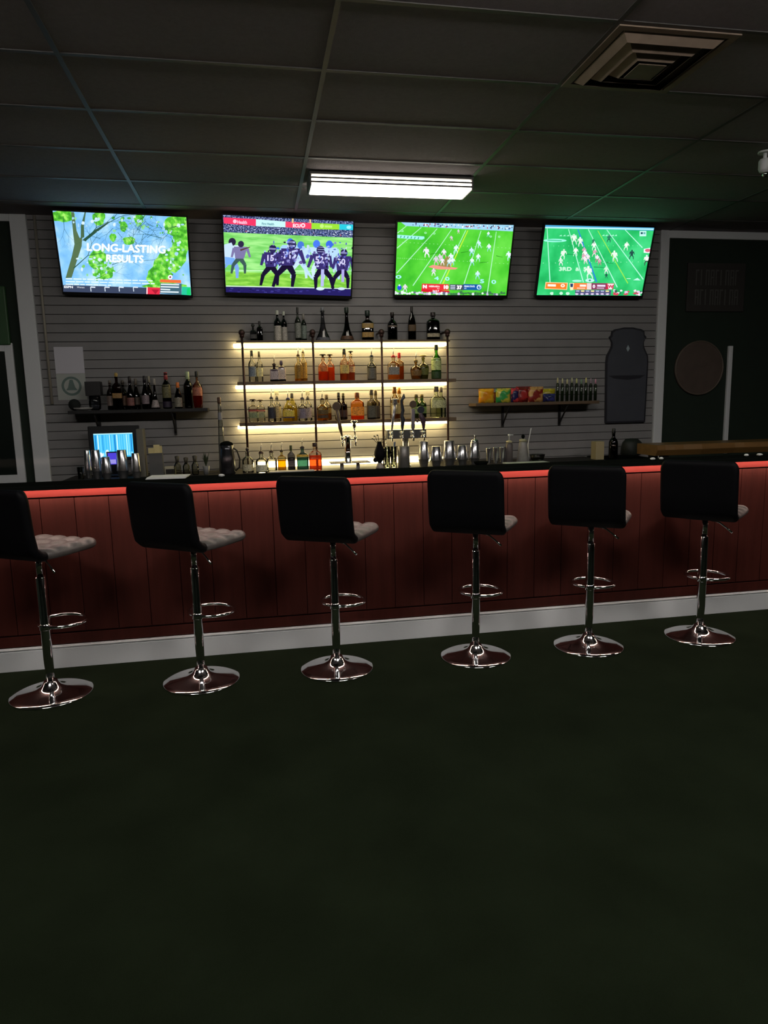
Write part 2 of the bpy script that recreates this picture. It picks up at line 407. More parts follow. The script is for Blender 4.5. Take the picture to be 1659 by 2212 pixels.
# --- screen 1: tree advertisement
def tv1(c):
    gm = screen_noise('foliage_green', [(.35, '3F9A2C'), (.5, '63CF3A'), (.62, 'A6F06A')], 22)
    for x, y, rx, ry in ((210, 130, 120, 60), (560, 140, 60, 80), (1330, 200, 150, 110), (1390, 380, 90, 190), (1290, 560, 170, 120), (1180, 700, 130, 110), (860, 360, 60, 40),
                         (560, 560, 110, 100), (620, 690, 110, 60), (1250, 820, 220, 40), (700, 330, 35, 40), (950, 150, 50, 60), (800, 220, 40, 50)):
        c.disc(x, y, rx, ry, gm, 16, .18)
    def branch(x, y, a, L, w, d, col):
        x2, y2 = x+math.cos(a)*L, y-math.sin(a)*L
        c.line(x, y, x2, y2, w, col, w*.7)
        if d > 0 and L > 18:
            for da in (random.uniform(.25, .7), -random.uniform(.2, .6)):
                branch(x2, y2, a+da, L*random.uniform(.62, .85), w*.62, d-1, '24543E')
    c.poly([(240, 740), (300, 520), (325, 400), (312, 300), (290, 90), (318, 90), (345, 270), (375, 340), (400, 330), (395, 420), (340, 600), (300, 735)], '57724F')
    c.poly([(385, 345), (385, 220), (420, 90), (432, 90), (415, 220), (420, 330)], '4A6A4A')
    c.poly([(400, 360), (520, 260), (650, 180), (655, 192), (540, 282), (430, 370)], '2F5440')
    for a in ((430, 370, .9, 170, 10, 6), (650, 190, .5, 130, 7, 6), (320, 640, .75, 190, 10, 6), (700, 600, .3, 130, 6, 5), (1420, 190, 3.4, 170, 7, 6),
              (1180, 330, 2.9, 150, 6, 5), (880, 400, 1.3, 90, 5, 5), (220, 130, -1.5, 120, 5, 5), (1000, 560, .1, 120, 4, 4), (960, 280, 1.4, 80, 5, 5), (560, 740, .5, 110, 5, 5)):
        branch(*a, '24543E')
    for _ in range(150):
        x, y = random.choice([(random.gauss(800, 260), random.gauss(190, 60)), (random.gauss(1300, 90), random.gauss(400, 170)), (random.gauss(560, 90), random.gauss(590, 80))])
        if 140 < x < 1440 and 95 < y < 780: c.disc(x, y, random.uniform(7, 20), random.uniform(7, 20), random.choice(['BFE4FF', 'A8D8F8', '8ED8A0', '7CCB6A', 'D8F0FF', '4FA848']), 9, .2)
    for _ in range(26):
        x, y = random.gauss(950, 300), random.gauss(260, 110)
        if 480 < x < 1400 and 110 < y < 400: branch(x, y, random.uniform(0, 6.28), random.uniform(40, 90), 4.5, 3, '24543E')
    c.text(448, 458, 74, 'LONG-LASTING', 'F2FBFF', 1.07, .028, 5)
    c.text(640, 568, 72, 'RESULTS', 'F2FBFF', .98, .02, 5)
    for i, (xa, xb) in enumerate(((250, 1120), (250, 1140), (250, 700))):
        x = xa
        while x < xb:
            l = random.uniform(30, 90); c.line(x, 742+28*i+(x-250)*.022, min(xb, x+l), 742+28*i+(min(xb, x+l)-250)*.022, 11, 'E4F6FF'); x += l+10
    c.poly([(225, 805), (1065, 832), (1065, 900), (225, 880)], '3C4660')
    c.text(232, 835, 22, 'ESPN', 'F4F8FF', 1.3, .03, 1.5)
    c.text(360, 836, 18, 'Women', 'E8EEF8', .9, .03)
    for x in (495, 637, 780, 925):
        c.line(x, 826, x+6, 872, 8, 'DCE8F4'); c.line(x, 826, x+48, 829, 13, 'DCE8F4')
    c.poly([(1060, 826), (1200, 832), (1200, 905), (1060, 900)], 'E8304A'); c.line(1066, 828, 1068, 900, 9, 'FFFFFF')
    c.poly([(1110, 850), (1190, 853), (1155, 900)], 'B01F36')
    c.poly([(1195, 745), (1410, 752), (1415, 785), (1195, 775)], 'F0713C'); c.disc(1298, 722, 24, 24, 'FFFFFF'); c.disc(1298, 722, 10, 10, '8A3050')
    c.poly([(1200, 785), (1420, 790), (1425, 905), (1200, 890)], '476A7A')
    for i in range(4): c.line(1205, 796+26*i, 1395-(i == 2)*90, 801+26*i, 13, 'E8F4FF')
    c.poly([(1425, 820), (1525, 826), (1525, 912), (1425, 905)], '2CC79C'); c.poly([(1480, 840), (1525, 826), (1525, 912), (1480, 905)], '18D070')
television(-1.016, 1.035, 'wall television at far left showing a tree with the words LONG-LASTING RESULTS', tv1,
           [(115, 80), (1425, 125), (1525, 912), (225, 875)], screen_noise('sky_screen', [(.3, '6FB4F0'), (.5, '8CCBFF'), (.7, 'C4EAFF')], 7), 1.3, .622)
# --- screen 2: football close-up
def tv2(c):
    c.poly([(100, 125), (1465, 180), (1465, 350), (105, 300)], screen_noise('crowd_dark', [(.4, '1E2448'), (.52, '4A5A88'), (.62, 'A0A8D0')], 90))
    c.poly([(105, 150), (438, 165), (438, 236), (110, 212)], 'F23A66'); c.poly([(438, 165), (745, 187), (745, 246), (438, 236)], 'C8F4F4')
    c.poly([(745, 187), (1020, 198), (1020, 262), (745, 246)], 'F4466A'); c.poly([(1020, 198), (1318, 208), (1318, 266), (1020, 262)], '9BE23A')
    c.poly([(1318, 208), (1468, 212), (1468, 270), (1318, 266)], '2CCBE0')
    c.disc(222, 190, 20, 20, 'FFC8DC'); c.text(245, 212, 34, 'Health', 'FFC0D8', .8, .04, 2)
    c.text(498, 222, 24, 'First Health', '5F9AA8', .8, .03, 1)
    c.text(822, 243, 34, 'ECU', 'FFE0EC', .9, .03, 3); c.disc(930, 225, 24, 24, 'FFE0EC'); c.disc(930, 225, 11, 11, 'F4466A')
    c.disc(1130, 230, 22, 22, 'C6F480'); c.line(1160, 233, 1240, 236, 22, 'BDF07A'); c.disc(1420, 240, 26, 18, '9CEFF8')
    for x in (820, 1005): c.rect(x-9, 148, x+9, 200, 'F0C890')
    for i in range(60):
        x = random.uniform(120, 1450); c.disc(x, 285+random.uniform(-22, 32)+x*.02, random.uniform(4, 11), random.uniform(4, 9), random.choice(['B8C8F0', 'E8F0FF', '5668B0', 'B05868', '384888']), 7)
    c.poly([(105, 302), (1465, 350), (1465, 900), (130, 880)], screen_noise('grass_screen', [(.38, '74CF62'), (.5, '8EE27A'), (.62, 'A8F090')], 5, stretch=(1, 1, 8)))
    c.poly([(130, 720), (1462, 760), (1462, 905), (130, 885)], screen_noise('grass_near', [(.4, '72BC3C'), (.55, '8CD64A'), (.65, 'A0E05C')], 9, stretch=(1, 1, 5)))
    c.line(200, 705, 1100, 712, 10, 'C8F4C0'); c.line(135, 878, 1462, 905, 9, 'E4F8F0')
    c.poly([(130, 885), (1462, 910), (1465, 990), (135, 948)], '262062')
    for i in range(40): c.line(*(lambda x, y: (x, y, x+30, y+1))(random.uniform(140, 1420), random.uniform(905, 948)), 8, random.choice(['3A3488', '4A48A0', '1E1850']))
    c.player(1130, 805, 430, 'BFE0FF', 'CFE8FF', '4C7CF0', -.1); c.player(1240, 800, 420, 'B8DCFF', 'B8D8F8', '3E6CE8', -.05)
    c.player(760, 760, 400, 'A8D0FF', 'C8E4FF', '3F6CE8', .08); c.player(900, 790, 400, 'BFE0F4', 'C8E6F4', '4A78D8', .02); c.line(930, 640, 1040, 790, 40, 'BFE0F4', 22)
    c.player(170, 790, 430, 'D4E8F8', '7FA8EE', '2A2440', .05); c.poly([(115, 430), (190, 410), (260, 590), (210, 650), (118, 640)], 'C8E2FA'); c.poly([(120, 560), (225, 575), (215, 650), (125, 640)], '78AEF4')
    c.player(265, 740, 350, '7E78A8', '3E5A58', '2E2A48', .05); c.line(280, 490, 380, 455, 20, '5A4040', 8)
    for x, y, h, ln, num in ((590, 870, 450, .05, '15'), (745, 885, 520, .12, '71'), (1165, 905, 480, -.08, '52'), (1350, 900, 440, .05, '60')):
        for _ in range(22):
            c.disc(x+random.gauss(ln*h*.6, .16*h), y-random.uniform(.45, .86)*h, random.uniform(8, 22), random.uniform(10, 26), random.choice(['5A66C0', '8A90D8', 'A8C8F8', '3E6CE8', '463A70', 'C8D8FF', '6A5A9C']), 8, .3)
        c.player(x, y, h*.98, '3A3070', '1A1230', '2E2A60', ln)
        for _ in range(16):
            c.disc(x+random.gauss(ln*h*.8, .12*h), y-random.uniform(.50, .84)*h, random.uniform(5, 13), random.uniform(6, 18), random.choice(['A8A8E8', '5A50A0', '20183E', 'D0D0F8', '7A70B8']), 7, .3)
        for _ in range(5): c.line(x+ln*h-.08*h, y-.95*h+_*.025*h, x+ln*h+.08*h, y-.94*h+_*.025*h, 5, random.choice(['B8B8E8', '161030']))
        c.text(x-.14*h+ln*h*.8, y-.60*h, .14*h, num, 'D8D4FF', 1.0, 0, 3)
    c.line(1150, 690, 1150, 880, 34, 'B8BCF0'); c.line(1370, 690, 1372, 830, 30, 'B0A8E8'); c.disc(1130, 905, 45, 18, 'D8F0FF'); c.disc(1360, 905, 40, 16, 'D0E4FF')
    for i in range(70):
        x = random.choice([random.gauss(760, 70), random.gauss(1250, 110)]); y = random.uniform(400, 620)
        c.disc(x, y, random.uniform(6, 16), random.uniform(6, 18), random.choice(['20183E', '5A66C0', 'A8B8F0', '4470D8', '8A86C8', 'C8D8FF']), 7, .3)
television(.349, 1.10, 'wall television second from left showing football players blocking in close-up', tv2,
           [(100, 125), (1465, 180), (1465, 988), (135, 945)], '3A4070', 1.4, .622)
# --- screen 3
def small_players(c, L, tops, legs):
    for x, y, h in L: c.player(x, y+h/2, h*1.05, random.choice(tops), random.choice(legs), random.choice(tops), random.uniform(-.12, .12))
def tv3(c):
    c.poly([(175, 118), (1555, 150), (1550, 225), (235, 165)], '9FD4F0')
    for i in range(110):
        x = random.uniform(300, 1540); c.disc(x, 150+(x-300)*.028+random.uniform(-18, 14), random.uniform(4, 10), random.uniform(5, 13), random.choice(['1E2A50', 'E0ECF8', '54407C', 'FFFFFF', 'B84860', '3A4C80', 'C8D0E8']), 6)
    for a in ((240, 165, 133, 250), (420, 180, 133, 430), (610, 195, 135, 735), (785, 205, 330, 890), (960, 212, 655, 862), (1148, 218, 950, 862), (1338, 228, 1238, 985)):
        c.line(*a, 8, 'B4F2C8', 11)
    c.line(985, 215, 690, 865, 9, 'D6F23C', 13)
    for (xa, ya, xb, yb) in ((190, 355, 800, 385), (880, 395, 1500, 420), (140, 545, 480, 565), (830, 575, 1480, 610)):
        for k in range(14): f = k/13; c.rect(xa+(xb-xa)*f, ya+(yb-ya)*f, xa+(xb-xa)*f+13, ya+(yb-ya)*f+6, '9CEB90')
    c.poly([(133, 268), (455, 288), (460, 312), (430, 326), (133, 308)], 'A6F2F0')
    for i in range(6): c.line(180+i*42, 280+i*3, 170+i*42, 305+i*3, 10, '2E9A70')
    for x, y, t_ in ((165, 232, 'G'), (455, 255, '0'), (560, 262, '0'), (1255, 296, '0'), (1360, 298, '0')): c.text(x, y, 22, t_, 'A4F0B4', 1.9, .03, 2)
    c.text(120, 800, 40, '0', 'A6F2F4', 2.6, 0, 3); c.text(585, 815, 42, '4', 'A6F2F4', 1.9, .03, 3); c.text(715, 820, 42, '0', 'A6F2F4', 1.9, .03, 3)
    c.text(1140, 850, 46, '5', 'A6F2F4', 1.9, .02, 3); c.text(1285, 858, 46, '0', 'A6F2F4', 1.9, .02, 3)
    c.poly([(510, 655), (560, 630), (700, 645), (870, 665), (840, 685), (620, 685)], 'F09A88')
    c.poly([(620, 640), (740, 520), (820, 560), (780, 660)], '9A8A50')
    small_players(c, [(492, 480, 120), (605, 580, 110), (660, 550, 100), (700, 490, 100), (680, 590, 90), (575, 720, 90), (790, 310, 60), (870, 230, 50)], ['F0ECF8', 'DCD0E0'], ['F4F0F8', 'D8B8C0'])
    small_players(c, [(838, 440, 100), (790, 540, 100), (760, 600, 100), (800, 590, 90), (1035, 470, 100), (1115, 540, 90), (1045, 590, 90), (1132, 380, 90), (1250, 420, 90), (1112, 755, 100), (1508, 520, 110), (1235, 260, 60)],
                  ['CFF0FF', 'E8FCFF'], ['BFF0F4', '9CDCE8'])
    for a in ((530, 500, 640, 482), (900, 480, 1010, 462), (1340, 515, 1420, 532), (1130, 600, 1240, 590)): c.line(*a, 9, '2E9020', 4)
    c.poly([(438, 862), (760, 868), (760, 940), (430, 960)], 'E8303C'); c.text(448, 918, 40, 'N', 'FFFFFF', 1.1, .02, 5)
    c.text(520, 905, 20, 'NEBRASKA', 'FFE8E8', .95, .02, 1.5); c.text(620, 930, 14, '5-4', 'FFD0D0', 1, 0, 1)
    c.poly([(430, 935), (770, 950), (770, 990), (430, 965)], 'D81E30'); c.text(565, 962, 20, '3rd & 7', 'FFFFFF', .9, .02, 1.5)
    c.text(692, 925, 44, '10', 'FFFFFF', 1.0, .02, 5)
    c.poly([(770, 868), (945, 872), (945, 942), (770, 940)], '47505E'); c.text(858, 928, 44, '37', 'FFFFFF', 1.0, .02, 5)
    for k in range(3): c.line(780, 885+20*k, 840, 886+20*k, 11, 'C8D4E8')
    c.poly([(940, 865), (1150, 868), (1172, 900), (1150, 942), (940, 938)], '1A5AA8'); c.text(950, 902, 19, 'PENN STATE', 'E0F0FF', .85, .01, 1.5); c.text(950, 925, 14, '4-5', 'D0E0FF', 1, 0, 1)
    c.disc(1132, 903, 30, 30, 'D0ECFF'); c.disc(1134, 905, 19, 18, '1A5AA8'); c.disc(1140, 900, 9, 8, 'D0ECFF')
    c.disc(168, 915, 26, 34, '2A50E0'); c.disc(168, 885, 12, 12, 'DDEEFF'); c.player(235, 970, 100, 'E8D8E8', 'D8D0F0', 'F0F0FF')
    for i in range(46):
        x = 115+i*29.5; c.disc(x, 985+random.uniform(-14, 8), random.uniform(12, 22), random.uniform(12, 26), random.choice(['F0F0F8', 'DDE8F0', '6A7088', 'E8F8F0', 'C8C0E0']) if x < 780 or random.random() < .45 else '3F7A4C', 8, .2)
television(1.832, 1.07, 'wall television third from left showing a football field with scoreboard 10 to 37', tv3,
           [(133, 120), (1555, 150), (1475, 1005), (115, 1005)], screen_noise('field_screen', [(.35, '3FBC2E'), (.5, '55D238'), (.65, '6AE04A')], 4), 0, .612, -.004)
# --- screen 4
def tv4(c):
    c.poly([(197, 150), (1525, 180), (1522, 215), (192, 185)], '4FA8D8'); c.line(195, 180, 1520, 198, 16, 'BFF4FF')
    for a in ((222, 190, 270, 840), (478, 200, 670, 840), (715, 200, 1085, 900), (940, 205, 1405, 800), (1165, 205, 1385, 415)): c.line(*a, 8, 'B6FBE0', 12)
    c.line(590, 200, 830, 835, 12, '2E86D8', 18); c.line(830, 215, 1215, 850, 8, 'A4E84A', 11)
    c.disc(320, 333, 138, 20, 'A0FFE4', 20); c.line(230, 328, 400, 336, 12, '3FC490')
    for a in ((365, 272, 585, 268), (880, 268, 1070, 270)):
        for k in range(5): f = k/5; c.poly([(a[0]+(a[2]-a[0])*f, a[1]+8), (a[0]+(a[2]-a[0])*f+30, a[1]-8), (a[0]+(a[2]-a[0])*f+36, a[1]+10)], 'A8F8D4')
    for k in range(18): c.rect(180+k*72, 602-k*1.2, 192+k*72, 609-k*1.2, '9CF4C0'); c.rect(300+k*60, 396-k*.4, 309+k*60, 402-k*.4, '8CEEB4')
    c.text(372, 697, 44, '3RD', 'C8F8D8', 1.35, 0, 4); c.text(570, 697, 40, '&', 'C8F8D8', 1.3, 0, 3); c.text(665, 695, 42, '5', 'C8F8D8', 1.5, 0, 4)
    c.rect(1345, 218, 1428, 280, 'C8FFF0'); c.rect(1358, 232, 1385, 256, '1A5060'); c.rect(1392, 232, 1418, 256, '6AB0B0')
    small_players(c, [(410, 500, 120), (395, 590, 90), (550, 320, 120), (625, 350, 110), (565, 470, 100), (790, 400, 100), (1050, 520, 130), (1178, 400, 100), (745, 720, 150), (945, 690, 90)],
                  ['E8F8E8', 'F4FFF4', 'D0F0D8'], ['D8F4E0', 'F0E8F0'])
    small_players(c, [(670, 460, 90), (690, 500, 100), (720, 540, 90), (690, 570, 90), (790, 480, 90), (830, 550, 90), (860, 590, 80), (655, 530, 80)], ['F4E8F4', 'D8A8B8', 'FFFFFF'], ['C87890', 'F0D8E0'])
    small_players(c, [(965, 310, 90), (1250, 500, 110), (775, 345, 60), (945, 760, 60)], ['2E7A60', '24504A'], ['24504A'])
    for a in ((460, 495, 550, 500), (940, 590, 1030, 610), (790, 650, 920, 655)): c.line(*a, 10, '1E9050', 5)
    c.disc(745, 815, 55, 24, 'BFF8EC'); c.disc(745, 815, 14, 12, '3F9080'); c.disc(590, 822, 60, 14, 'A8F8DC')
    c.poly([(1400, 430), (1480, 415), (1476, 480), (1400, 475)], 'F0F8F8'); c.disc(1450, 447, 36, 20, 'D86A80')
    c.player(1440, 630, 130, 'F0F8F0', '40504A', 'E0F0F0')
    c.poly([(1275, 810), (1330, 780), (1370, 812)], 'BFF8E8'); c.line(1195, 790, 1245, 790, 8, 'C8F8E0')
    c.poly([(215, 838), (480, 845), (472, 935), (205, 925)], 'FFD0A0'); c.poly([(224, 848), (470, 854), (463, 926), (215, 916)], 'F58028')
    c.line(240, 878, 338, 880, 28, 'FFF4E8'); c.disc(420, 882, 26, 22, 'FFF0E0'); c.disc(420, 882, 10, 9, 'F58028')
    c.poly([(500, 850), (560, 848), (550, 935), (510, 940)], 'FFF0C8'); c.poly([(508, 856), (545, 856), (540, 900), (512, 900)], '24406E')
    c.poly([(555, 848), (960, 848), (960, 930), (545, 930)], 'F5803C'); c.line(625, 880, 700, 881, 26, 'FFF0E8'); c.line(590, 912, 690, 913, 10, 'FFE0D0')
    c.poly([(710, 850), (765, 850), (765, 928), (710, 928)], 'E8D8D8'); c.poly([(765, 848), (950, 848), (950, 930), (765, 930)], '8A4060')
    c.text(782, 908, 40, '0', 'FFF0FF', 1.0, 0, 3); c.line(835, 880, 935, 881, 24, 'E8D8F0'); c.line(830, 910, 920, 911, 10, 'D8C8E0')
    c.poly([(950, 850), (1045, 850), (1030, 925), (940, 925)], 'C82848'); c.poly([(962, 855), (1040, 855), (1015, 925), (975, 925)], 'F8ECF0'); c.text(970, 908, 38, 'W', 'C82040', 1.1, 0, 3)
    c.poly([(570, 935), (1010, 935), (1000, 1000), (570, 1000)], '54527E')
    for k in range(7): c.rect(580+k*60, 940, 620+k*60, 958, random.choice(['E8E4F8', 'A8B0D0', 'F0E8A0'])); c.disc(590+k*62, 985, 22, 12, 'E0D0EC', 8, .2)
    for x in (290, 400, 480): c.disc(x, 980, 22, 20, 'C8F4DC', 8, .2)
    for i in range(26): c.disc(random.uniform(1040, 1380), random.uniform(935, 990), random.uniform(12, 24), random.uniform(10, 20), random.choice(['E8D8F0', 'F0E8F4', '3A6058', 'D8C8E4', 'D84860']), 8, .25)
television(3.210, 1.085, 'wall television at far right showing a football field with orange scoreboard', tv4,
           [(197, 150), (1525, 180), (1385, 1003), (110, 1003)], screen_noise('field_screen_teal', [(.35, '22B45E'), (.5, '32CC72'), (.65, '48DC88')], 4), 0, .615, .002)

# ================================================================== FRONT BAR
BF = 4.163
t = thing('bar_counter', 'long bar with dark reddish wood panelling under a black top and white baseboard', 'bar', (0, BF, 0))
b = MB(); b.box(X0+.02, X1-.02, .012, .10, .15, 1.05, m_wood)
x = -3.9+.062
while x < X1-.3:
    x1 = x+.186
    b.box(x+.002, x1-.002, 0, .012, .215, 1.004, m_wood); x = x1
b.build('front_panel', t)
MB().box(X0+.02, X1-.02, -.006, .10, 1.012, 1.0605, m_woodrail).build('rail', t, bevel=.003)
MB().box(X0+.02, X1-.02, -.055, .20, 1.0645, 1.083, m_black).build('countertop', t, bevel=.004)
MB().box(X0+.02, X1-.02, -.0562, -.050, 1.0585, 1.0720, m_black).build('edge_lip', t)
o = MB().box(X0+.1, X1-.1, -.046, -.036, 1.0600, 1.0642, m_red).build('light_strip', t); o['label'] = 'thin warm light strip under the overhang'
MB().box(X0+.02, X1-.02, -.004, .02, .145, .205, m_wood).build('kick_rail', t)
b = MB(); b.box(X0+.02, X1-.02, -.012, .05, 0, .118, m_white); b.box(X0+.02, X1-.02, -.008, .05, .118, .126, m_white)
b.box(X0+.02, X1-.02, -.014, .05, .126, .133, m_white); b.box(X0+.02, X1-.02, -.006, .05, .133, .139, m_white)
b.build('base_trim', t, bevel=.002)
MB().box(X0+.02, X1-.02, .26, .75, .86, .885, m_counter).build('work_surface', t)

# back counter with its cabinets
CZ = .925
t = thing('back_counter', 'low dark back counter running along the slatted wall', 'counter', (0, 5.85, 0))
MB().box(WL+.2, 3.225, -.02, .62, CZ-.035, CZ, m_counter).build('countertop', t, bevel=.004)
x = WL+.22
while x < 3.1:
    b = MB(); x1 = min(x+.59, 3.215)
    b.box(x, x1, .02, .60, .08, CZ-.036, m_black); o = b.build('cabinet', t)
    MB().box(x+.006, x1-.006, .0, .019, .1, CZ-.05, m_blackm).build('door', o, bevel=.003)
    x += .595
o = MB().box(-.02, 1.62, .612, .625, CZ+.008, CZ+.062, m_ledlow).build('light_strip', t); o['label'] = 'warm light strip along the wall'

# ================================================================== BOTTLE SHELVES
t = thing('pipe_shelf_unit', 'three tier iron pipe bottle shelf with warm lit strips in the middle of the wall', 'shelf', (0, 6.25, 0))
SH = [(2.043, 2.060), (1.680, 1.708), (1.322, 1.354)]
SX = [(-.14, 1.775), (-.15, 1.83), (-.15, 1.83)]
ST = [(2.028, 2.036), (1.662, 1.670), (1.300, 1.308)]
for (z0, z1), (xa, xb) in zip(SH, SX):
    MB().box(xa, xb, 0, .228, z0, z1, m_plank).build('shelf_board', t, bevel=.002)
for (z0, z1), (xa, xb) in zip(SH, SX):
    o = MB().box(-.17, 1.78, .135, .228, z0-.026, z0-.0005, m_led).build('light_strip', t); o['label'] = 'warm white light strip'
for x in (-.09, .52, 1.135, 1.745):
    b = MB(); b.tube([(x, -.011, .9265), (x, -.011, 2.10)], .0105, m_pipe)
    b.build('upright_pipe', t)
    b = MB(); b.tube([(x, -.011, 2.10), (x, -.004, 2.12), (x, .015, 2.13), (x, .218, 2.13)], .0105, m_pipe)
    b.lathe([(.019, 0), (.019, .028)], m_pipe, (x, -.011, 2.085), 12)
    b.build('elbow_pipe', t)
    f = MB(); f.ball((x, -.012, 2.125), .028, m_pipe); f.build('elbow_fitting', t)

# ------------------------------------------------------------------ bottles
def profile(shape, H, r):
    P = {
     'round': [(.6, 0), (.97, .01), (1, .03), (1, .56), (.96, .62), (.78, .69), (.42, .76), (.34, .80), (.34, .93), (.40, .935), (.40, .97), (.34, .975)],
     'tall': [(.6, 0), (.97, .01), (1, .03), (1, .60), (.93, .66), (.66, .72), (.36, .78), (.30, .82), (.30, .96), (.36, .965), (.36, 1)],
     'square': [(.7, 0), (.98, .01), (1, .03), (1, .60), (.95, .645), (.70, .70), (.36, .75), (.32, .80), (.32, .94), (.38, .945), (.38, 1)],
     'squat': [(.7, 0), (.98, .012), (1, .04), (1, .66), (.93, .72), (.62, .78), (.30, .82), (.28, .86), (.28, .95), (.34, .955), (.34, 1)],
     'urn': [(.72, 0), (.80, .01), (.90, .20), (1, .46), (1, .56), (.85, .66), (.5, .73), (.25, .78), (.22, .9), (.30, .91), (.30, 1)],
     'cone': [(.9, 0), (1, .01), (1, .05), (.86, .14), (.55, .30), (.36, .48), (.26, .66), (.22, .8), (.22, .95), (.28, .96), (.28, 1)],
     'gothic': [(.8, 0), (.98, .01), (1, .03), (1, .45), (.94, .56), (.78, .68), (.55, .78), (.36, .85), (.28, .9), (.26, .95), (.30, .96), (.30, 1)],
     'slim': [(.8, 0), (.98, .01), (1, .02), (1, .5), (.9, .58), (.62, .66), (.44, .74), (.38, .85), (.38, .97), (.42, 1)],
     'champ': [(.7, 0), (.98, .01), (1, .03), (1, .36), (.9, .48), (.62, .62), (.38, .74), (.32, .82), (.34, .97), (.34, 1)],
    }[shape]
    return [(a*r, c*H) for a, c in P]
SQ = {'square': 5, 'squat': 5, 'gothic': 3.2}
def rad_at(pr, z):
    for (r0, z0), (r1, z1) in zip(pr[:-1], pr[1:]):
        if z0 <= z <= z1: return r0+(r1-r0)*(z-z0)/max(1e-6, z1-z0)
    return pr[-1][0]
def bottle(px, ytop, wpx, zb, Y, shape, tint, liq, lab, cap, desc, group, fill=.5):
    """px,ytop,wpx: where its axis, its top and its width show; it stands at depth Y on the surface of height zb"""
    p = at(px, ytop, Y); X = p.x; Htot = max(.08, p.z-zb)
    r = (at(px+wpx/2, ytop+30, Y).x-at(px-wpx/2, ytop+30, Y).x)/2
    kind, ccol = cap
    ext = {'pour': .085, 'cap': .012, 'cork': .022, 'tee': .020, 'tag': .05, 'foil': .002, 'knob': .03}[kind]
    H = Htot-ext
    t = thing('liquor_bottle', desc, 'bottle', (X, Y, zb+.0006), random.uniform(-.08, .08), group)
    pr = profile(shape, H, r); sq = SQ.get(shape, 2.0); dy = .8 if shape in ('square', 'squat', 'gothic') else 1.0
    if wpx > 26: dy *= .75
    gm = glass('glass_'+tint, lin(hexc(tint)))
    seg = 24 if sq > 2 else 18
    MB().lathe(pr, gm, seg=seg, p=sq, dy=dy).build('glass_body', t)
    if liq:
        zf = fill*H; pl = [(max(.001, a-.0022), max(.004, c)) for a, c in pr if c < zf]+[(rad_at(pr, zf)-.0022, zf)]
        MB().lathe(pl, liquid('liquid_'+liq, lin(hexc(liq)), .35), seg=seg, p=sq, dy=dy).build('liquid', t)
    if lab:
        for (lc, f0, f1, full) in lab:
            zs = [f0*H+(f1-f0)*H*k/4 for k in range(5)]
            prl = [(rad_at(pr, z)+.0009, z) for z in zs]
            if full: MB().lathe(prl, label_mat(lc), seg=seg, p=sq, dy=dy, cap=False).build('label', t)
            else: MB().lathe(prl, label_mat(lc), seg=seg, p=sq, dy=dy, arc=1.15).build('label', t)
    cm = pbr('cap_'+ccol, lin(hexc(ccol)), .4); nr = pr[-1][0]
    b = MB()
    if kind == 'pour':
        b.lathe([(nr*1.15, H-.004), (nr*1.3, H+.004), (nr*.9, H+.016), (.005, H+.02)], cm, seg=12)
        b.tube([(0, 0, H+.018), (.001, 0, H+.05), (.008, 0, H+.083)], [.0042, .0035, .0028], m_steel, 8); nm = 'pour_spout'
    elif kind == 'cap': b.lathe([(nr*1.12, H-.024), (nr*1.15, H-.022), (nr*1.15, H+.010), (nr*1.05, H+.012)], cm, seg=16); nm = 'cap'
    elif kind == 'cork': b.lathe([(nr*1.05, H-.028), (nr*1.1, H-.026), (nr*1.1, H+.018), (nr*.95, H+.022)], cm, seg=16); nm = 'cork'
    elif kind == 'tee': b.lathe([(nr*.7, H-.004), (nr*.7, H+.008), (nr*1.9, H+.009), (nr*1.9, H+.018), (nr*1.6, H+.02)], cm, seg=16); nm = 'stopper'
    elif kind == 'tag':
        b.lathe([(nr*1.2, H-.03), (nr*1.1, H+.004), (nr*.6, H+.008)], pbr('cap_8a8478', (.25, .23, .2), .5), seg=12)
        b.box(-.018, .018, -.004, .004, H+.008, H+.05, label_mat('F2ECC8')); nm = 'price_tag'
    elif kind == 'foil': b.lathe([(nr*1.35, H*.80), (nr*1.15, H*.9), (nr*1.15, H), (nr*.9, H+.002)], cm, seg=14); nm = 'foil'
    else: b.lathe([(nr*.8, H), (nr*.9, H+.006)], cm, seg=14); b.ball((0, 0, H+.018), .016, cm); nm = 'stopper'
    b.build(nm, t)
    return t
G0 = 'bottles on the top of the pipe shelf'; G1 = 'bottles on the upper lit shelf'; G2 = 'bottles on the lower lit shelf'; G3 = 'bottles on the back counter'; G4 = 'bottles on the left wall shelf'
CL = 'F6F6F0'      # clear glass
Z0, Z1, Z2 = SH[0][1], SH[1][1], SH[2][1]
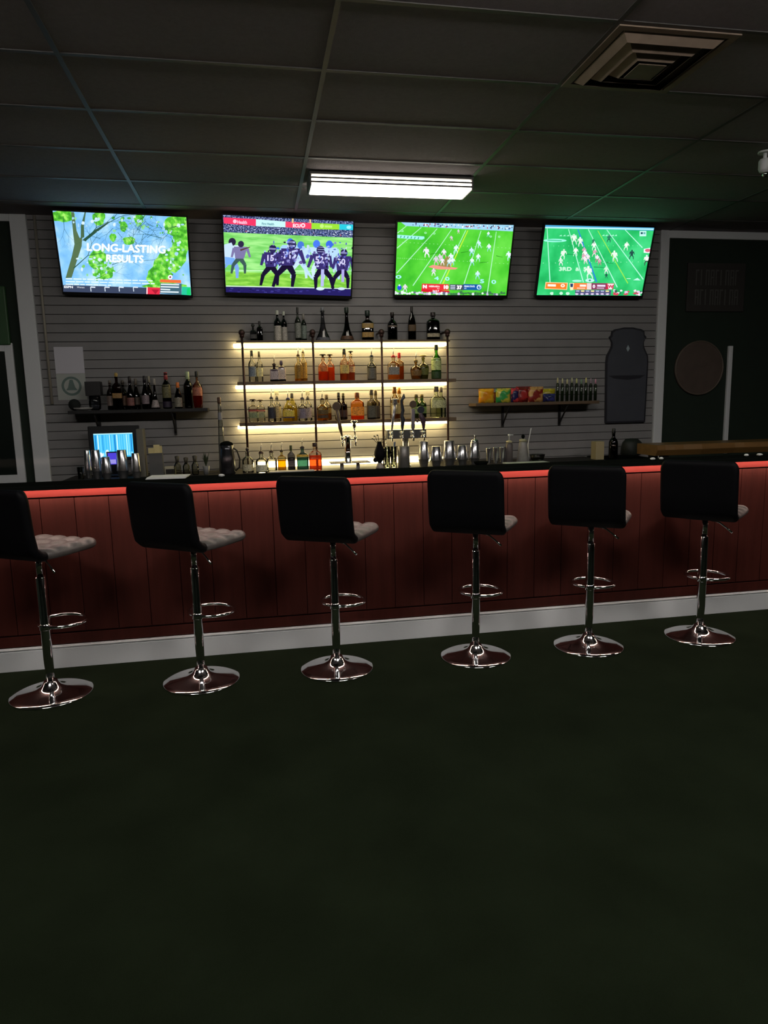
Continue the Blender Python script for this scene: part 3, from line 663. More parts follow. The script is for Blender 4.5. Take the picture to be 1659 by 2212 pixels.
rowT = [
 (546, 700, 14, 'squat', '8A8E90', None, [('4A4846', .2, .5, 0)], ('knob', '30302E'), 'small smoky bottle at far left of the top shelf', 6.36),
 (560, 694, 13, 'squat', '5A5048', '3A2418', None, ('cap', '2A2624'), 'small dark bottle beside the far left pipe elbow on the top shelf', 6.40),
 (598, 671, 16, 'tall', '1E3A26', None, [('C8C0B4', .02, .52, 1)], ('cap', 'D8D8CC'), 'left of the twin bottles with green shoulders and white bodies, top shelf', 6.34),
 (612, 673, 14, 'tall', '1E3A26', None, [('B8B2A8', .02, .50, 1)], ('cap', 'C8CABC'), 'right of the twin bottles with green shoulders and white bodies, top shelf', 6.40),
 (642, 664, 13, 'tall', 'A4ACA0', None, [('8E9088', .1, .58, 1)], ('cork', '26221E'), 'slim pale frosted bottle with dark cork left of its shorter twin, top shelf', 6.35),
 (655, 678, 12, 'tall', '98A49A', None, [('7C8880', .1, .58, 1)], ('foil', '8E8880'), 'slim pale frosted bottle with silver foil right of its taller twin, top shelf', 6.40),
 (696, 664, 32, 'cone', 'A8A8AC', None, [('60606A', .03, .12, 0)], ('knob', '8A8A90'), 'wide clear flared decanter on the top shelf', 6.38),
 (748, 664, 30, 'cone', '5A3020', '4A2010', [('5A3A24', .05, .16, 0)], ('cork', '1C2A20'), 'brown flared bottle with long green neck on the top shelf', 6.37),
 (793, 671, 25, 'square', '6A4220', '3C1E0C', [('B08A48', .12, .30, 0), ('A88848', .45, .62, 0)], ('cork', '16241E'), 'square whiskey bottle with two gold labels and black cap, top shelf', 6.36),
 (847, 675, 21, 'round', '4A2420', '2E100C', [('7A6A60', .5, .56, 0)], ('cap', '24100C'), 'dark brown round-shouldered bottle on the top shelf', 6.38),
 (889, 662, 17, 'gothic', '4E3A20', '38240E', [('5A4428', .3, .5, 0)], ('cork', '1E1612'), 'tall slim brown bottle, tallest on the top shelf right half', 6.38),
 (935, 675, 27, 'squat', '4A2A34', '3A141E', [('B0A488', .12, .26, 0)], ('cap', '2A1A1E'), 'broad purple-brown bottle with pale label near the right pipe elbow, top shelf', 6.35),
 (944, 702, 12, 'squat', '3A241C', '2A120C', None, ('cap', '1E1410'), 'short dark brown bottle at the right end of the top shelf', 6.44),
]
for (px, yt, wp, shp, tint, liq, lab, cap, d, Y) in rowT: bottle(px, yt, wp, Z0, Y, shp, tint, liq, lab, cap, d, G0, .6)
row1 = [
 (543, 757, 17, 'round', CL, None, [('7E8A96', .18, .52, 0)], ('cork', '6A6650'), 'clear bottle with grey-blue square label at the left end, upper lit shelf', 6.34),
 (559, 759, 14, 'round', CL, None, [('D8D4A8', .2, .5, 0)], ('cork', '5A5440'), 'clear bottle with cream label behind the grey-blue labelled one', 6.41),
 (591, 767, 20, 'squat', '8A7A90', '3A2638', [('C8B8B8', .12, .72, 0)], ('pour', '4A3A34'), 'squat purple bottle with white diamond label and pour spout', 6.33),
 (607, 779, 18, 'squat', '8A7A90', '3A2638', [('D8C8BC', .12, .70, 0)], ('cap', '3E3450'), 'squat purple bottle with white diamond label and plain cap', 6.40),
 (643, 748, 18, 'round', 'F8F0D4', 'E8B840', [('A07820', .1, .62, 0)], ('pour', '6A5030'), 'golden labelled bottle with a pour spout on the upper lit shelf', 6.34),
 (654, 755, 16, 'round', 'F8F0D4', 'ECC468', [('B89038', .1, .6, 0)], ('cap', 'C8B8A0'), 'golden labelled capped bottle behind its spouted twin, upper lit shelf', 6.41),
 (697, 765, 22, 'round', 'FAE4D0', 'F8823A', [('E08040', .38, .62, 0)], ('tee', '58503A'), 'round bottle of bright orange-red liquor, left of a pair', 6.34),
 (712, 765, 20, 'round', 'FAE4D0', 'FA8A44', None, ('tee', '6A5A40'), 'round bottle of bright orange-red liquor, right of a pair', 6.40),
 (743, 754, 20, 'round', 'F6E4D0', 'E09058', [('D8C070', .24, .54, 0)], ('cork', '54564A'), 'amber bottle with tan script label and dark cork, upper lit shelf', 6.34),
 (757, 758, 17, 'round', 'F6E4D0', 'E08A60', [('C8A070', .3, .52, 0)], ('tee', '54564A'), 'amber bottle half hidden by the tan script labelled one', 6.41),
 (802, 750, 20, 'round', 'C8CCC8', '5A5448', [('6A6A62', .05, .52, 1)], ('pour', '2E3A44'), 'grey bottle with dark label standing alone left of the third upright', 6.36),
 (849, 751, 24, 'squat', 'F6ECD8', 'F0B060', [('8E8C84', .22, .56, 0)], ('pour', 'C0202A'), 'amber bottle with grey label, red neck and pour spout', 6.34),
 (862, 762, 18, 'squat', 'F0DCC0', 'D08A3A', None, ('cork', 'B81E28'), 'amber bottle with red stopper beside the red spouted one', 6.41),
 (898, 760, 24, 'urn', 'D8BC80', 'B8984C', [('8A6A3C', .2, .5, 0)], ('pour', '8A7848'), 'urn shaped brown bottle with pour spout on the upper lit shelf', 6.34),
 (914, 767, 24, 'urn', 'B8B880', '98A050', [('6A6E34', .2, .5, 0)], ('tee', 'D8C080'), 'urn shaped olive bottle with broad gold stopper', 6.41),
 (942, 745, 21, 'tall', '80CC60', '58A040', [('C8D890', .28, .66, 1), ('2A4A24', .03, .24, 1)], ('cork', '3C4A40'), 'green glass bottle with pale label at the right end, upper lit shelf', 6.36),
]
for (px, yt, wp, shp, tint, liq, lab, cap, d, Y) in row1: bottle(px, yt, wp, Z1, Y, shp, tint, liq, lab, cap, d, G1, .55)
row2 = [
 (546, 862, 21, 'squat', CL, None, [('B05048', .52, .60, 0), ('8E9A70', .2, .46, 0)], ('tee', '4A3A34'), 'clear squat bottle with red lettering at the left end, lower lit shelf', 6.33),
 (562, 863, 18, 'squat', CL, None, [('B86058', .52, .60, 0), ('9AA080', .2, .46, 0)], ('tee', '6A5A48'), 'clear squat bottle behind the left end bottle, lower lit shelf', 6.41),
 (585, 840, 18, 'tall', CL, None, [('2E3240', .14, .62, 0)], ('pour', '4A4650'), 'clear bottle with tall black label and pour spout', 6.33),
 (597, 844, 17, 'tall', CL, None, [('C8B888', .14, .6, 0)], ('tag', 'F0E8C0'), 'clear bottle with a square tag on top beside the black labelled one', 6.41),
 (621, 842, 25, 'gothic', 'F0E8A8', 'E8D05A', [('E0C850', .22, .5, 0), ('3A3E7A', .16, .20, 0)], ('pour', '4E4A6A'), 'pointed pale yellow bottle with pour spout, lower lit shelf', 6.33),
 (630, 849, 22, 'gothic', 'F0E8A8', 'E8D468', None, ('cork', '4A4640'), 'pointed pale yellow bottle behind its spouted twin', 6.41),
 (652, 841, 20, 'tall', CL, None, [('8A8090', .12, .56, 0)], ('pour', '5E5A62'), 'clear bottle with lilac grey label and pour spout', 6.33),
 (664, 844, 17, 'tall', CL, None, [('A89CA0', .12, .54, 0)], ('tag', 'F0E8C0'), 'clear bottle with a square tag on top beside the lilac labelled one', 6.41),
 (695, 843, 25, 'round', 'EEEAD8', 'D8A040', [('6A5A38', .30, .52, 0), ('4A4034', .12, .26, 0)], ('pour', '4A3A2A'), 'clear round bottle with dark banded labels right of the second upright', 6.31),
 (705, 852, 20, 'round', 'EEEAD8', 'D8A040', [('8A7038', .30, .52, 0)], ('cork', '54483A'), 'clear round bottle half hidden by the dark banded one', 6.43),
 (731, 848, 17, 'round', '6A4038', '4A1C14', [('3A2420', .12, .4, 1)], ('cork', '5E5C48'), 'dark red-brown bottle with grey cork left of a pair, lower lit shelf', 6.33),
 (741, 849, 17, 'round', '6A4038', '4A1C14', [('40302A', .12, .4, 1)], ('cork', '54523E'), 'dark red-brown bottle with grey cork right of a pair, lower lit shelf', 6.41),
 (771, 848, 28, 'squat', 'FCC880', 'FF9A28', [('FFA030', .16, .52, 0)], ('cork', '8A4A1C'), 'bright orange broad bottle in the middle of the lower lit shelf', 6.36),
 (802, 842, 20, 'square', 'C8C0A8', '5A4A38', [('5A5648', .06, .5, 1)], ('cork', '5E5440'), 'dark labelled square bottle left of the third upright, front of a pair', 6.33),
 (811, 843, 17, 'square', 'C8C0A8', '5A4A38', [('4E4438', .06, .5, 1)], ('cork', '54492F'), 'dark labelled square bottle left of the third upright, back of a pair', 6.41),
 (852, 836, 20, 'tall', 'EEDFC0', 'C89858', [('B8A878', .15, .5, 0)], ('foil', 'A86A24'), 'clear bottle with copper foil neck behind the tap handles, left of a pair', 6.34),
 (862, 837, 18, 'tall', 'EEDFC0', 'D0A050', [('C0A870', .15, .5, 0)], ('foil', 'B87A24'), 'clear bottle with copper foil neck behind the tap handles, right of a pair', 6.41),
 (899, 852, 20, 'round', 'A8C880', '7A9A50', [('8AA060', .2, .5, 0)], ('cap', '6A5A2A'), 'green tinted bottle behind the round tap handle, left of a pair', 6.34),
 (911, 852, 20, 'round', '8AB070', '4A7440', [('6A8A50', .2, .5, 0)], ('cap', '6A5A2A'), 'green tinted bottle behind the round tap handle, right of a pair', 6.41),
 (942, 835, 25, 'square', 'E8ECD8', None, [('D8D8A0', .34, .68, 0)], ('cork', '6A6258'), 'clear square bottle with cream label at the right end, lower lit shelf', 6.33),
 (952, 836, 20, 'square', 'E8ECD8', None, [('C8CCA0', .34, .62, 0)], ('cork', '7A7268'), 'clear square bottle half hidden at the right end, lower lit shelf', 6.41),
]
for (px, yt, wp, shp, tint, liq, lab, cap, d, Y) in row2: bottle(px, yt, wp, Z2, Y, shp, tint, liq, lab, cap, d, G2, .5)
row3 = [
 (534, 968, 25, 'round', CL, None, [('D8D0B0', .1, .4, 0)], ('knob', '30262A'), 'clear bottle with dark round stopper at the foot of the left upright pipe', 6.12),
 (563, 958, 26, 'round', CL, None, [('E8E4C8', .08, .42, 0)], ('pour', '3A1E1A'), 'clear bottle with cream label and dark red pour spout on the back counter', 6.06),
 (585, 956, 23, 'round', CL, None, None, ('pour', '3A241A'), 'plain clear bottle with pour spout between the cream labelled and yellow bottles', 6.16),
 (607, 955, 18, 'squat', 'F0E8C0', 'C8981C', None, ('pour', '3A2A1E'), 'squat bottle of mustard yellow liquid with pour spout', 6.2),
 (628, 962, 16, 'squat', 'A8A8B0', '62606E', None, ('cork', '34401E'), 'slim grey-violet bottle with green stopper on the back counter', 6.2),
 (652, 947, 25, 'squat', 'A8C4C0', '7A9C98', [('D8B038', .62, .72, 1)], ('pour', '30222A'), 'teal bottle with yellow shoulder band and dark spout', 6.12),
 (680, 956, 27, 'square', 'F4E6D8', 'DC6A40', None, ('cap', '3A2420'), 'large clear bottle of red-brown liquor at the right of the counter bottles', 6.1),
]
for (px, yt, wp, shp, tint, liq, lab, cap, d, Y) in row3: bottle(px, yt, wp, CZ, Y, shp, tint, liq, lab, cap, d, G3, .56)

# ------------------------------------------------------------------ bracket shelves
def bracket_shelf(label, xa, xb, z, brs):
    t = thing('wall_shelf', label, 'shelf', (xa, 6.25, z))
    MB().box(0, xb-xa, 0, .228, -.028, 0, m_blackm if xa < 0 else m_plank).build('shelf_board', t, bevel=.002)
    for x in brs:
        b = MB(); x -= xa
        b.box(x-.011, x+.011, .210, .228, -.235, -.0285, m_blackm); b.box(x-.011, x+.011, .02, .21, -.038, -.0285, m_blackm)
        b.tube([(x, .214, -.215), (x, .04, -.040)], .008, m_blackm, 8)
        b.build('bracket', t)
    return t
bracket_shelf('dark wall shelf on black brackets holding liquor bottles at the left', -1.56, -.415, 1.49, (-1.36, -.72))
bracket_shelf('wooden wall shelf on black brackets holding snack bags at the right', 2.02, 3.26, 1.478, (2.36, 2.95))
ZL, ZR = 1.49, 1.478
rowL = [
 (236, 822, 16, 'round', '8A7A78', '5A4440', [('8A7870', .15, .5, 0)], ('cap', '5A5048'), 'dull pinkish grey bottle beside the black box, left wall shelf', 6.40),
 (250, 806, 21, 'squat', '7A4A2A', '4A1A14', [('A07A48', .35, .5, 0)], ('knob', 'C8A860'), 'dark amber bottle with gold stopper, left wall shelf', 6.34),
 (264, 822, 17, 'round', '6A4A34', '3E1814', [('6A4A38', .15, .5, 0)], ('cap', '4A4034'), 'brown bottle right of the gold stoppered one, left wall shelf', 6.41),
 (279, 813, 17, 'champ', '3A2622', '30100E', [('8A5A54', .12, .36, 0)], ('foil', '241C1E'), 'dark wine bottle with dusky pink label, left wall shelf', 6.34),
 (292, 818, 16, 'champ', '5A443A', '3A1612', [('5A4A40', .15, .4, 0)], ('foil', '6A6054'), 'brown bottle behind the dusky pink labelled one, left wall shelf', 6.41),
 (311, 812, 17, 'champ', '2A2228', '20101A', [('8A7A80', .16, .42, 0)], ('foil', '1E1A20'), 'near black wine bottle with grey label, left wall shelf', 6.34),
 (320, 812, 15, 'champ', '8A8078', '5A4A44', None, ('foil', '8A8478'), 'pale grey tapered bottle behind the near black wine bottle', 6.41),
 (332, 818, 20, 'cone', '6A4A48', '3A1418', [('A89A98', .05, .30, 0)], ('foil', 'A09A94'), 'flared dark red bottle with silver neck, left wall shelf', 6.34),
 (357, 804, 20, 'round', '4A5238', '2E3018', [('6E6A48', .3, .66, 0), ('2E2238', .04, .2, 1)], ('foil', 'A04448'), 'khaki labelled bottle with red foil neck, left wall shelf', 6.36),
 (383, 826, 18, 'champ', '2E2420', '20120C', [('8E8878', .06, .42, 0)], ('foil', 'E8803A'), 'small dark bottle with orange foil neck and white label, left wall shelf', 6.32),
 (404, 803, 20, 'tall', '5A6A30', '3A4A16', None, ('foil', 'B8C8A0'), 'olive green bottle with pale foil, left wall shelf', 6.40),
 (424, 802, 23, 'urn', 'F0C8A8', 'C04A20', [('B87058', .36, .6, 0)], ('cork', '2A2C26'), 'pink tinted bottle with orange-red base at the right end of the left wall shelf', 6.34),
]
for (px, yt, wp, shp, tint, liq, lab, cap, d, Y) in rowL: bottle(px, yt, wp, ZL, Y, shp, tint, liq, lab, cap, d, G4, .45)
# things left of those bottles
p = at(205, 860, 6.36)
o = MB().lathe([(.03, 0), (.045, .01), (.05, .05), (.048, .11), (.042, .12)], glass('glass_B0B4BC', lin(hexc('B0B4BC'))), seg=20).build('glass_jar', None, (p.x, 6.35, ZL+.001))
tag(o, 'dull grey glass jar under the black box, left wall shelf', 'jar')
o = MB().box(-.062, .062, -.05, .05, 0, .12, m_blackm).build('storage_box', None, (p.x, 6.35, ZL+.1225), bevel=.004)
tag(o, 'small black box stacked on the grey glass jar, left wall shelf', 'box')
o = MB().lathe([(.03, 0), (.07, .012), (.078, .024), (.074, .024), (.03, .006)], pbr('ceramic_dull', (.4, .38, .37), .4), seg=24).build('small_dish', None, (at(180, 878, 6.32).x, 6.31, ZL+.001))
tag(o, 'shallow pale dish at the left end of the left wall shelf', 'dish')
o = MB().ball((0, 0, .05), .05, pbr('dark_cloth', (.008, .01, .008), .9), 16, .98).build('cloth_bundle', None, (-1.53, 6.37, ZL+.001))
tag(o, 'round black bundle beside the pale dish on the left wall shelf', 'bundle')

# snack bags
def snack_bag(px, ytop, ybot, wpx, c1, c2, desc, Y, tilt=0):
    a, b_ = at(px-wpx/2, ytop, Y), at(px+wpx/2, ybot, Y); W = b_.x-a.x; Hh = a.z-b_.z
    t = thing('snack_bag', desc, 'snack bag', ((a.x+b_.x)/2, Y, ZR+.001), tilt, 'snack bags on the right wall shelf')
    m = _M.get('bag_'+c1+c2)
    if not m:
        m = pbr('bag_'+c1+c2, lin(hexc(c1)), .3); nt = m.node_tree; bs = nt.nodes['Principled BSDF']
        tc = nt.nodes.new('ShaderNodeTexCoord'); n = nt.nodes.new('ShaderNodeTexNoise'); n.inputs['Scale'].default_value = 16; n.inputs['Detail'].default_value = 2
        r = nt.nodes.new('ShaderNodeValToRGB'); r.color_ramp.elements[0].position = .46; r.color_ramp.elements[1].position = .54
        r.color_ramp.elements[0].color = (*lin(hexc(c1)), 1); r.color_ramp.elements[1].color = (*lin(hexc(c2)), 1)
        nt.links.new(tc.outputs['Object'], n.inputs['Vector']); nt.links.new(n.outputs[0], r.inputs[0]); nt.links.new(r.outputs[0], bs.inputs['Base Color'])
    b = MB(); N, K = 12, 10; D = .028
    def pt(i, k, s):
        u, v = i/N*2-1, k/K*2-1
        th = D*(1-abs(u)**3)**.6*(1-abs(v)**4)**.6*(1+.12*math.sin(5*u+3*v+px))
        return Vector((u*W/2*(1-.06*(1-abs(v))), s*(th+.0006), (v+1)/2*Hh+.003*math.sin(9*u)*(abs(v) > .8)))
    G = {s: [[b.bm.verts.new(pt(i, k, s)) for i in range(N+1)] for k in range(K+1)] for s in (-1, 1)}
    for s in (-1, 1):
        for k in range(K):
            for i in range(N): b.face([G[s][k][i], G[s][k][i+1], G[s][k+1][i+1], G[s][k+1][i]], m, True)
    b.build('pouch', t)
    MB().box(-W/2*.97, W/2*.97, -.0012, .0012, Hh-.002, Hh+.010, m).build('top_seal', t)
for a in [
 (1050, 842, 870, 34, 'F09A18', 'F8C030', 'bright orange-yellow snack bag at the left end of the right wall shelf', 6.30, .05),
 (1072, 846, 866, 24, '8A4A20', 'B05A28', 'brown snack bag tucked right of the orange one', 6.37, .2),
 (1087, 836, 864, 32, '3AA050', 'D8C848', 'green snack bag with a yellow sunburst', 6.31, -.06),
 (1112, 838, 866, 17, '1E1E50', 'D84040', 'narrow navy and red snack bag beside the green one', 6.275, .03),
 (1131, 835, 866, 34, 'A82A28', '6A1414', 'dark red snack bag in the middle of the right wall shelf', 6.36, -.05),
 (1157, 836, 866, 34, '8A2A24', 'D0A060', 'maroon and tan snack bag right of the dark red one', 6.31, .08),
 (1179, 833, 858, 38, 'A89A20', 'D8C830', 'mustard yellow snack bag leaning at the right of the bags', 6.38, -.1),
 (1186, 854, 868, 26, '1C2050', '3A3E80', 'small navy snack bag in front of the mustard one', 6.30, 0)]: snack_bag(*a)
for i in range(9):
    px = 1203+i*10.2; p = at(px, 816+(i % 3)*1.5, 6.39)
    cc = ['D8D0A0', 'E8E0B0', 'E0D8A8', 'C8C8A0', 'D8D890', '88A888', 'E0D890', 'B8A0B0', 'E0A0B8'][i]
    t = thing('sauce_tube', 'slim clear tube with %s tip, %s from the left on the right shelf' % (
        ['cream', 'ivory', 'straw', 'dull olive', 'lime', 'sage', 'yellow', 'mauve', 'pink'][i], ['first', 'second', 'third', 'fourth', 'fifth', 'sixth', 'seventh', 'eighth', 'ninth'][i]),
        'tube', (p.x, 6.37, ZR+.001), 0, 'slim tubes at the right end of the right shelf')
    H = p.z-ZR
    MB().lathe([(.014, 0), (.015, .01), (.015, H*.7), (.008, H*.78)], glass('glass_C8D4C0', lin(hexc('C8D4C0'))), seg=12).build('tube_body', t)
    MB().lathe([(.013, .003), (.013, H*.45)], liquid('liquid_6A7858', lin(hexc('6A7858')), .6), seg=12).build('filling', t)
    MB().lathe([(.0085, H*.775), (.0085, H*.93), (.004, H)], pbr('cap_'+cc, lin(hexc(cc)), .4), seg=10).build('cap', t)

# ================================================================== WALL HANGINGS
t = thing('poster', 'pale grey two part poster with a round emblem, above the left wall shelf', 'poster', (-1.565, YW-.021, 1.81))
MB().box(-.118, .118, -.004, -.0005, .0, .225, pbr('poster_lilac', (.62, .60, .66), .6)).build('upper_sheet', t)
mlow = pbr('poster_grey', (.42, .44, .41), .6); mgr = pbr('poster_green_ink', (.13, .19, .17), .6)
MB().box(-.118, .118, -.004, -.0005, -.225, -.002, mlow).build('lower_sheet', t)
b = MB()
for k in range(28):
    a0, a1 = k*2*PI/28, (k+1)*2*PI/28
    v = [b.bm.verts.new((r*math.cos(a), -.0046, -.108+r*math.sin(a))) for r, a in ((.082, a0), (.082, a1), (.062, a1), (.062, a0))]; b.face(v, mgr)
v = [b.bm.verts.new((x, -.0047, -.108+z)) for x, z in ((-.048, -.035), (.048, -.035), (.03, -.012), (.012, .055), (-.012, .055), (-.03, -.012))]; b.face(v, mgr)
b.build('round_emblem', t)
o = MB().tube([(-1.735, YW-.033, 3.10), (-1.735, YW-.033, 1.55)], .011, flat('9A9488', .5), 12).build('conduit_pipe'); tag(o, 'thin grey conduit running down the wall left of the poster', 'pipe')

# milk-can shaped sign
t = thing('jar_shaped_sign', 'large dark jar shaped chalkboard sign with diamond emblem on the right of the slatted wall', 'sign', (3.655, YW-.021, 1.25))
half = [(.215, 0), (.218, .02), (.225, .40), (.228, .60), (.222, .66), (.195, .71), (.175, .75), (.172, .79), (.185, .82), (.20, .84), (.178, .862), (.172, .90), (.14, .918), (.10, .924), (.05, .935)]
pts = [(x, z) for x, z in half]+[(-x, z) for x, z in reversed(half)]
def slab(pts, y0, y1, m):
    b = MB(); f = [b.bm.verts.new((x, y0, z)) for x, z in pts]; k = [b.bm.verts.new((x, y1, z)) for x, z in pts]
    b.face(f, m); b.face(k[::-1], m)
    for i in range(len(pts)): b.face([f[i], f[(i+1) % len(pts)], k[(i+1) % len(pts)], k[i]], m)
    return b
m_jarf = pbr('sign_frame_dark', (.02, .02, .028), .4); m_jar = pbr('sign_face_slate', (.055, .058, .075), .5, vary=.25, vscale=5)
slab(pts, -.022, -.001, m_jarf).build('backing', t)
slab([(x*.93, .018+z*.963) for x, z in pts], -.025, -.0221, m_jar).build('face', t)
slab([(-.215*.93, .47), (.215*.93, .47), (.14, .44), (0, .425), (-.14, .44)], -.027, -.0251, m_jarf).build('band', t)
slab([(0, .70), (.018, .73), (0, .765), (-.018, .73)], -.0275, -.0251, pbr('emblem_pale', (.42, .5, .56), .3)).build('diamond_emblem', t)

# signs on the dark wall at the right
t = thing('round_wall_sign', 'round brown wooden sign on the dark wall at the right', 'sign', (4.465, YW-.004, 1.783))
b = MB(); b.lathe([(.272, 0), (.272, .02)], pbr('sign_brown', (.085, .06, .048), .6, vary=.3, vscale=10), seg=40)
o = b.build('disc', t); o.rotation_euler = (PI/2, 0, 0)
b = MB()
b.tube([(.266*math.cos(k*2*PI/40), -.022, .266*math.sin(k*2*PI/40)) for k in range(40)], .007, pbr('sign_rim', (.12, .09, .07), .5), 8, closed=True); b.build('rim', t)
t = thing('square_wall_sign', 'faint square brown sign with two rows of tall letters, far right', 'sign', (4.61, YW-.004, 2.575))
MB().box(-.32, .32, -.02, 0, -.235, .235, pbr('sign_dim', (.030, .026, .023), .7, vary=.2)).build('board', t, bevel=.004)
mlet = pbr('sign_letters', (.075, .075, .068), .6)
for row, (z0, z1) in enumerate(((.02, .17), (-.17, -.02))):
    b = MB()
    for i in range(9):
        x = -.235+i*.055; k = (i*5+row*3) % 4
        b.box(x, x+.012, -.023, -.0202, z0, z1, mlet)
        if k != 1: b.box(x+.012, x+.036, -.023, -.0202, z1-.014, z1, mlet)
        if k > 1: b.box(x+.03, x+.042, -.023, -.0202, z0, z1, mlet)
        if k == 3: b.box(x+.012, x+.036, -.023, -.0202, (z0+z1)/2-.006, (z0+z1)/2+.006, mlet)
    b.build('lettering', t)
# faint green lit thing and a small hanging at the left edge
p = at(-6, 680, 6.4)
o = MB().box(-.06, .06, -.02, .02, -.24, .24, pbr('green_board', (.03, .09, .03), .5)).build('green_board', None, (p.x, 6.47, p.z), bevel=.01); tag(o, 'narrow dull green board on the dark wall at the left edge', 'board')

# ================================================================== RIGHT END: table, box, bottle
t = thing('wooden_table', 'chunky brown wooden slab table behind the right end of the bar', 'table', (3.42, 5.5, 0))
b = MB(); N = 26
mt = pbr('live_edge_wood', (.16, .085, .025), .4, vary=.4, vscale=5, stretch=(.6, 4, 4))
rr = []
for i in range(N+1):
    x = i*.085; y0 = .008*math.sin(i*.9)+.004*math.sin(i*2.3)
    rr.append([Vector((x, y0, 1.085)), Vector((x, .32, 1.085)), Vector((x, .32, .99)), Vector((x, y0+.02, .99)), Vector((x, y0-.012, 1.04))])
b.rings(rr, mt, smooth=False); b.build('slab_top', t)
for x in (.12, 2.0):
    for y in (.08, .25): MB().box(x-.03, x+.03, y-.03, y+.03, 0, .9895, m_blackm).build('leg', t)
p = at(1305, 978, 6.1)
o = MB().box(-.042, .042, -.05, .05, 0, at(1305, 953, 6.1).z-CZ, pbr('kraft_box', (.40, .33, .18), .7)).build('cardboard_box', None, (2.90, 6.1, CZ+.001), bevel=.002)
o.location.x = min(p.x, 3.175)
tag(o, 'small kraft coloured upright box at the right end of the back counter', 'box')
# narrow stand at the end of the counter
t = thing('equipment_stand', 'dark cabinet standing past the right end of the back counter', 'cabinet', (3.24, 5.95, 0))
MB().box(0, .45, 0, .5, 0, .93, m_black).build('body', t, bevel=.004)
MB().box(.01, .44, -.018, -.001, .03, .90, m_blackm).build('door', t, bevel=.003)
bottle(1326, 926, 18, .931, 6.02, 'round', '1E241E', '0E120E', None, ('cork', '0E1210'), 'dark bottle standing on the cabinet beside the kraft box', 'bottles at the right counter end', .6)
b = MB(); rr = []
for k, (s, z) in enumerate([(.8, 0), (1, .02), (1.0, .08), (.92, .13), (.6, .165), (.2, .17)]):
    rr.append([Vector((s*.105*math.cos(a)*(1+.08*math.sin(3*a+k)), s*.08*math.sin(a)*(1+.08*math.cos(4*a+k)), z)) for a in [i*2*PI/20 for i in range(20)]])
b.rings(rr, pbr('dark_bag', (.012, .016, .012), .6)); o = b.build('dark_bag', None, (at(1364, 960, 6.3).x, 6.3, .931)); tag(o, 'black lumpy bag on the cabinet beside the dark bottle', 'bag')

# ================================================================== BACK COUNTER THINGS
m_stl = m_steel
def shaker(px, ytop, wpx, desc, Y=6.1, kind='boston'):
    p = at(px, ytop, Y); H = p.z-CZ; r = (at(px+wpx/2, ytop, Y).x-at(px-wpx/2, ytop, Y).x)/2
    t = thing('cocktail_shaker', desc, 'shaker', (p.x, Y, CZ+.001), 0, 'steel cocktail shakers on the back counter')
    if kind == 'boston':    # one tin upside down in the other
        MB().lathe([(r*.66, 0), (r*.68, .003), (r*.92, H*.27), (r*.94, H*.275), (r*.90, H*.275)], m_stl, seg=24).build('lower_tin', t)
        MB().lathe([(r*.985, H*.27), (r*1.0, H*.272), (r*1.0, H*.285), (r*.74, H*.985), (r*.70, H), (r*.3, H)], m_stl, seg=24).build('upper_tin', t)
    else:
        MB().lathe([(r*.7, 0), (r*.72, .003), (r, H-.003), (r*1.02, H), (r*.96, H), (r*.68, .01)], m_stl, seg=24).build('tin_cup', t)
    return t
for a in [
 (187, 973, 17, 'narrow steel shaker at far left of the shakers beside the till', 6.15),
 (206, 972, 24, 'tall steel shaker left of the glowing till screen', 6.05),
 (228, 987, 23, 'short steel shaker in front of the till screen, left corner', 6.0),
 (262, 972, 27, 'tall steel shaker in front of the till screen, right of the short one', 6.02),
 (292, 979, 22, 'steel shaker at the right corner of the till', 5.98),
 (915, 953, 25, 'tall steel shaker right of the grey cylinder', 6.1),
 (942, 964, 25, 'short steel shaker between two tall ones', 6.08),
 (970, 952, 29, 'tallest and widest steel shaker, under the right upright pipe', 6.1),
 (998, 962, 25, 'short steel shaker right of the widest one', 6.1),
 (1025, 955, 24, 'steel shaker topped with a bright strainer', 6.1)]: shaker(*a)
for a in [(1056, 968, 13, 'plain steel cup left in the row beside the strainer shaker', 6.14), (1071, 967, 13, 'plain steel cup in the middle of the row of three cups', 6.1), (1085, 966, 13, 'plain steel cup right in the row, beside the tall canister', 6.14)]:
    shaker(*a, kind='cup')
p = at(1025, 955, 6.1)
t = thing('cocktail_strainer', 'bright coil strainer perched on a steel shaker', 'strainer', (p.x, 6.1, p.z+.003))
MB().lathe([(.034, 0), (.036, .004), (.03, .018), (.012, .024)], m_chrome, seg=20).build('plate', t)
MB().tube([(.0, 0, .02), (.01, 0, .05), (-.008, 0, .062)], .006, m_chrome, 8).build('handle', t)
b = MB(); b.tube([(.03*math.cos(k*.8), .03*math.sin(k*.8), .01+.002*(k % 2)) for k in range(9)], .003, m_chrome, 6); b.build('spring', t)
p = at(1034, 992, 6.0)
o = MB().lathe([(.03, 0), (.055, .012), (.068, .035), (.063, .035), (.03, .008)], m_black, seg=24).build('small_bowl', None, (p.x, 5.93, CZ+.001)); tag(o, 'small black bowl in front of the steel shakers on the right', 'bowl')
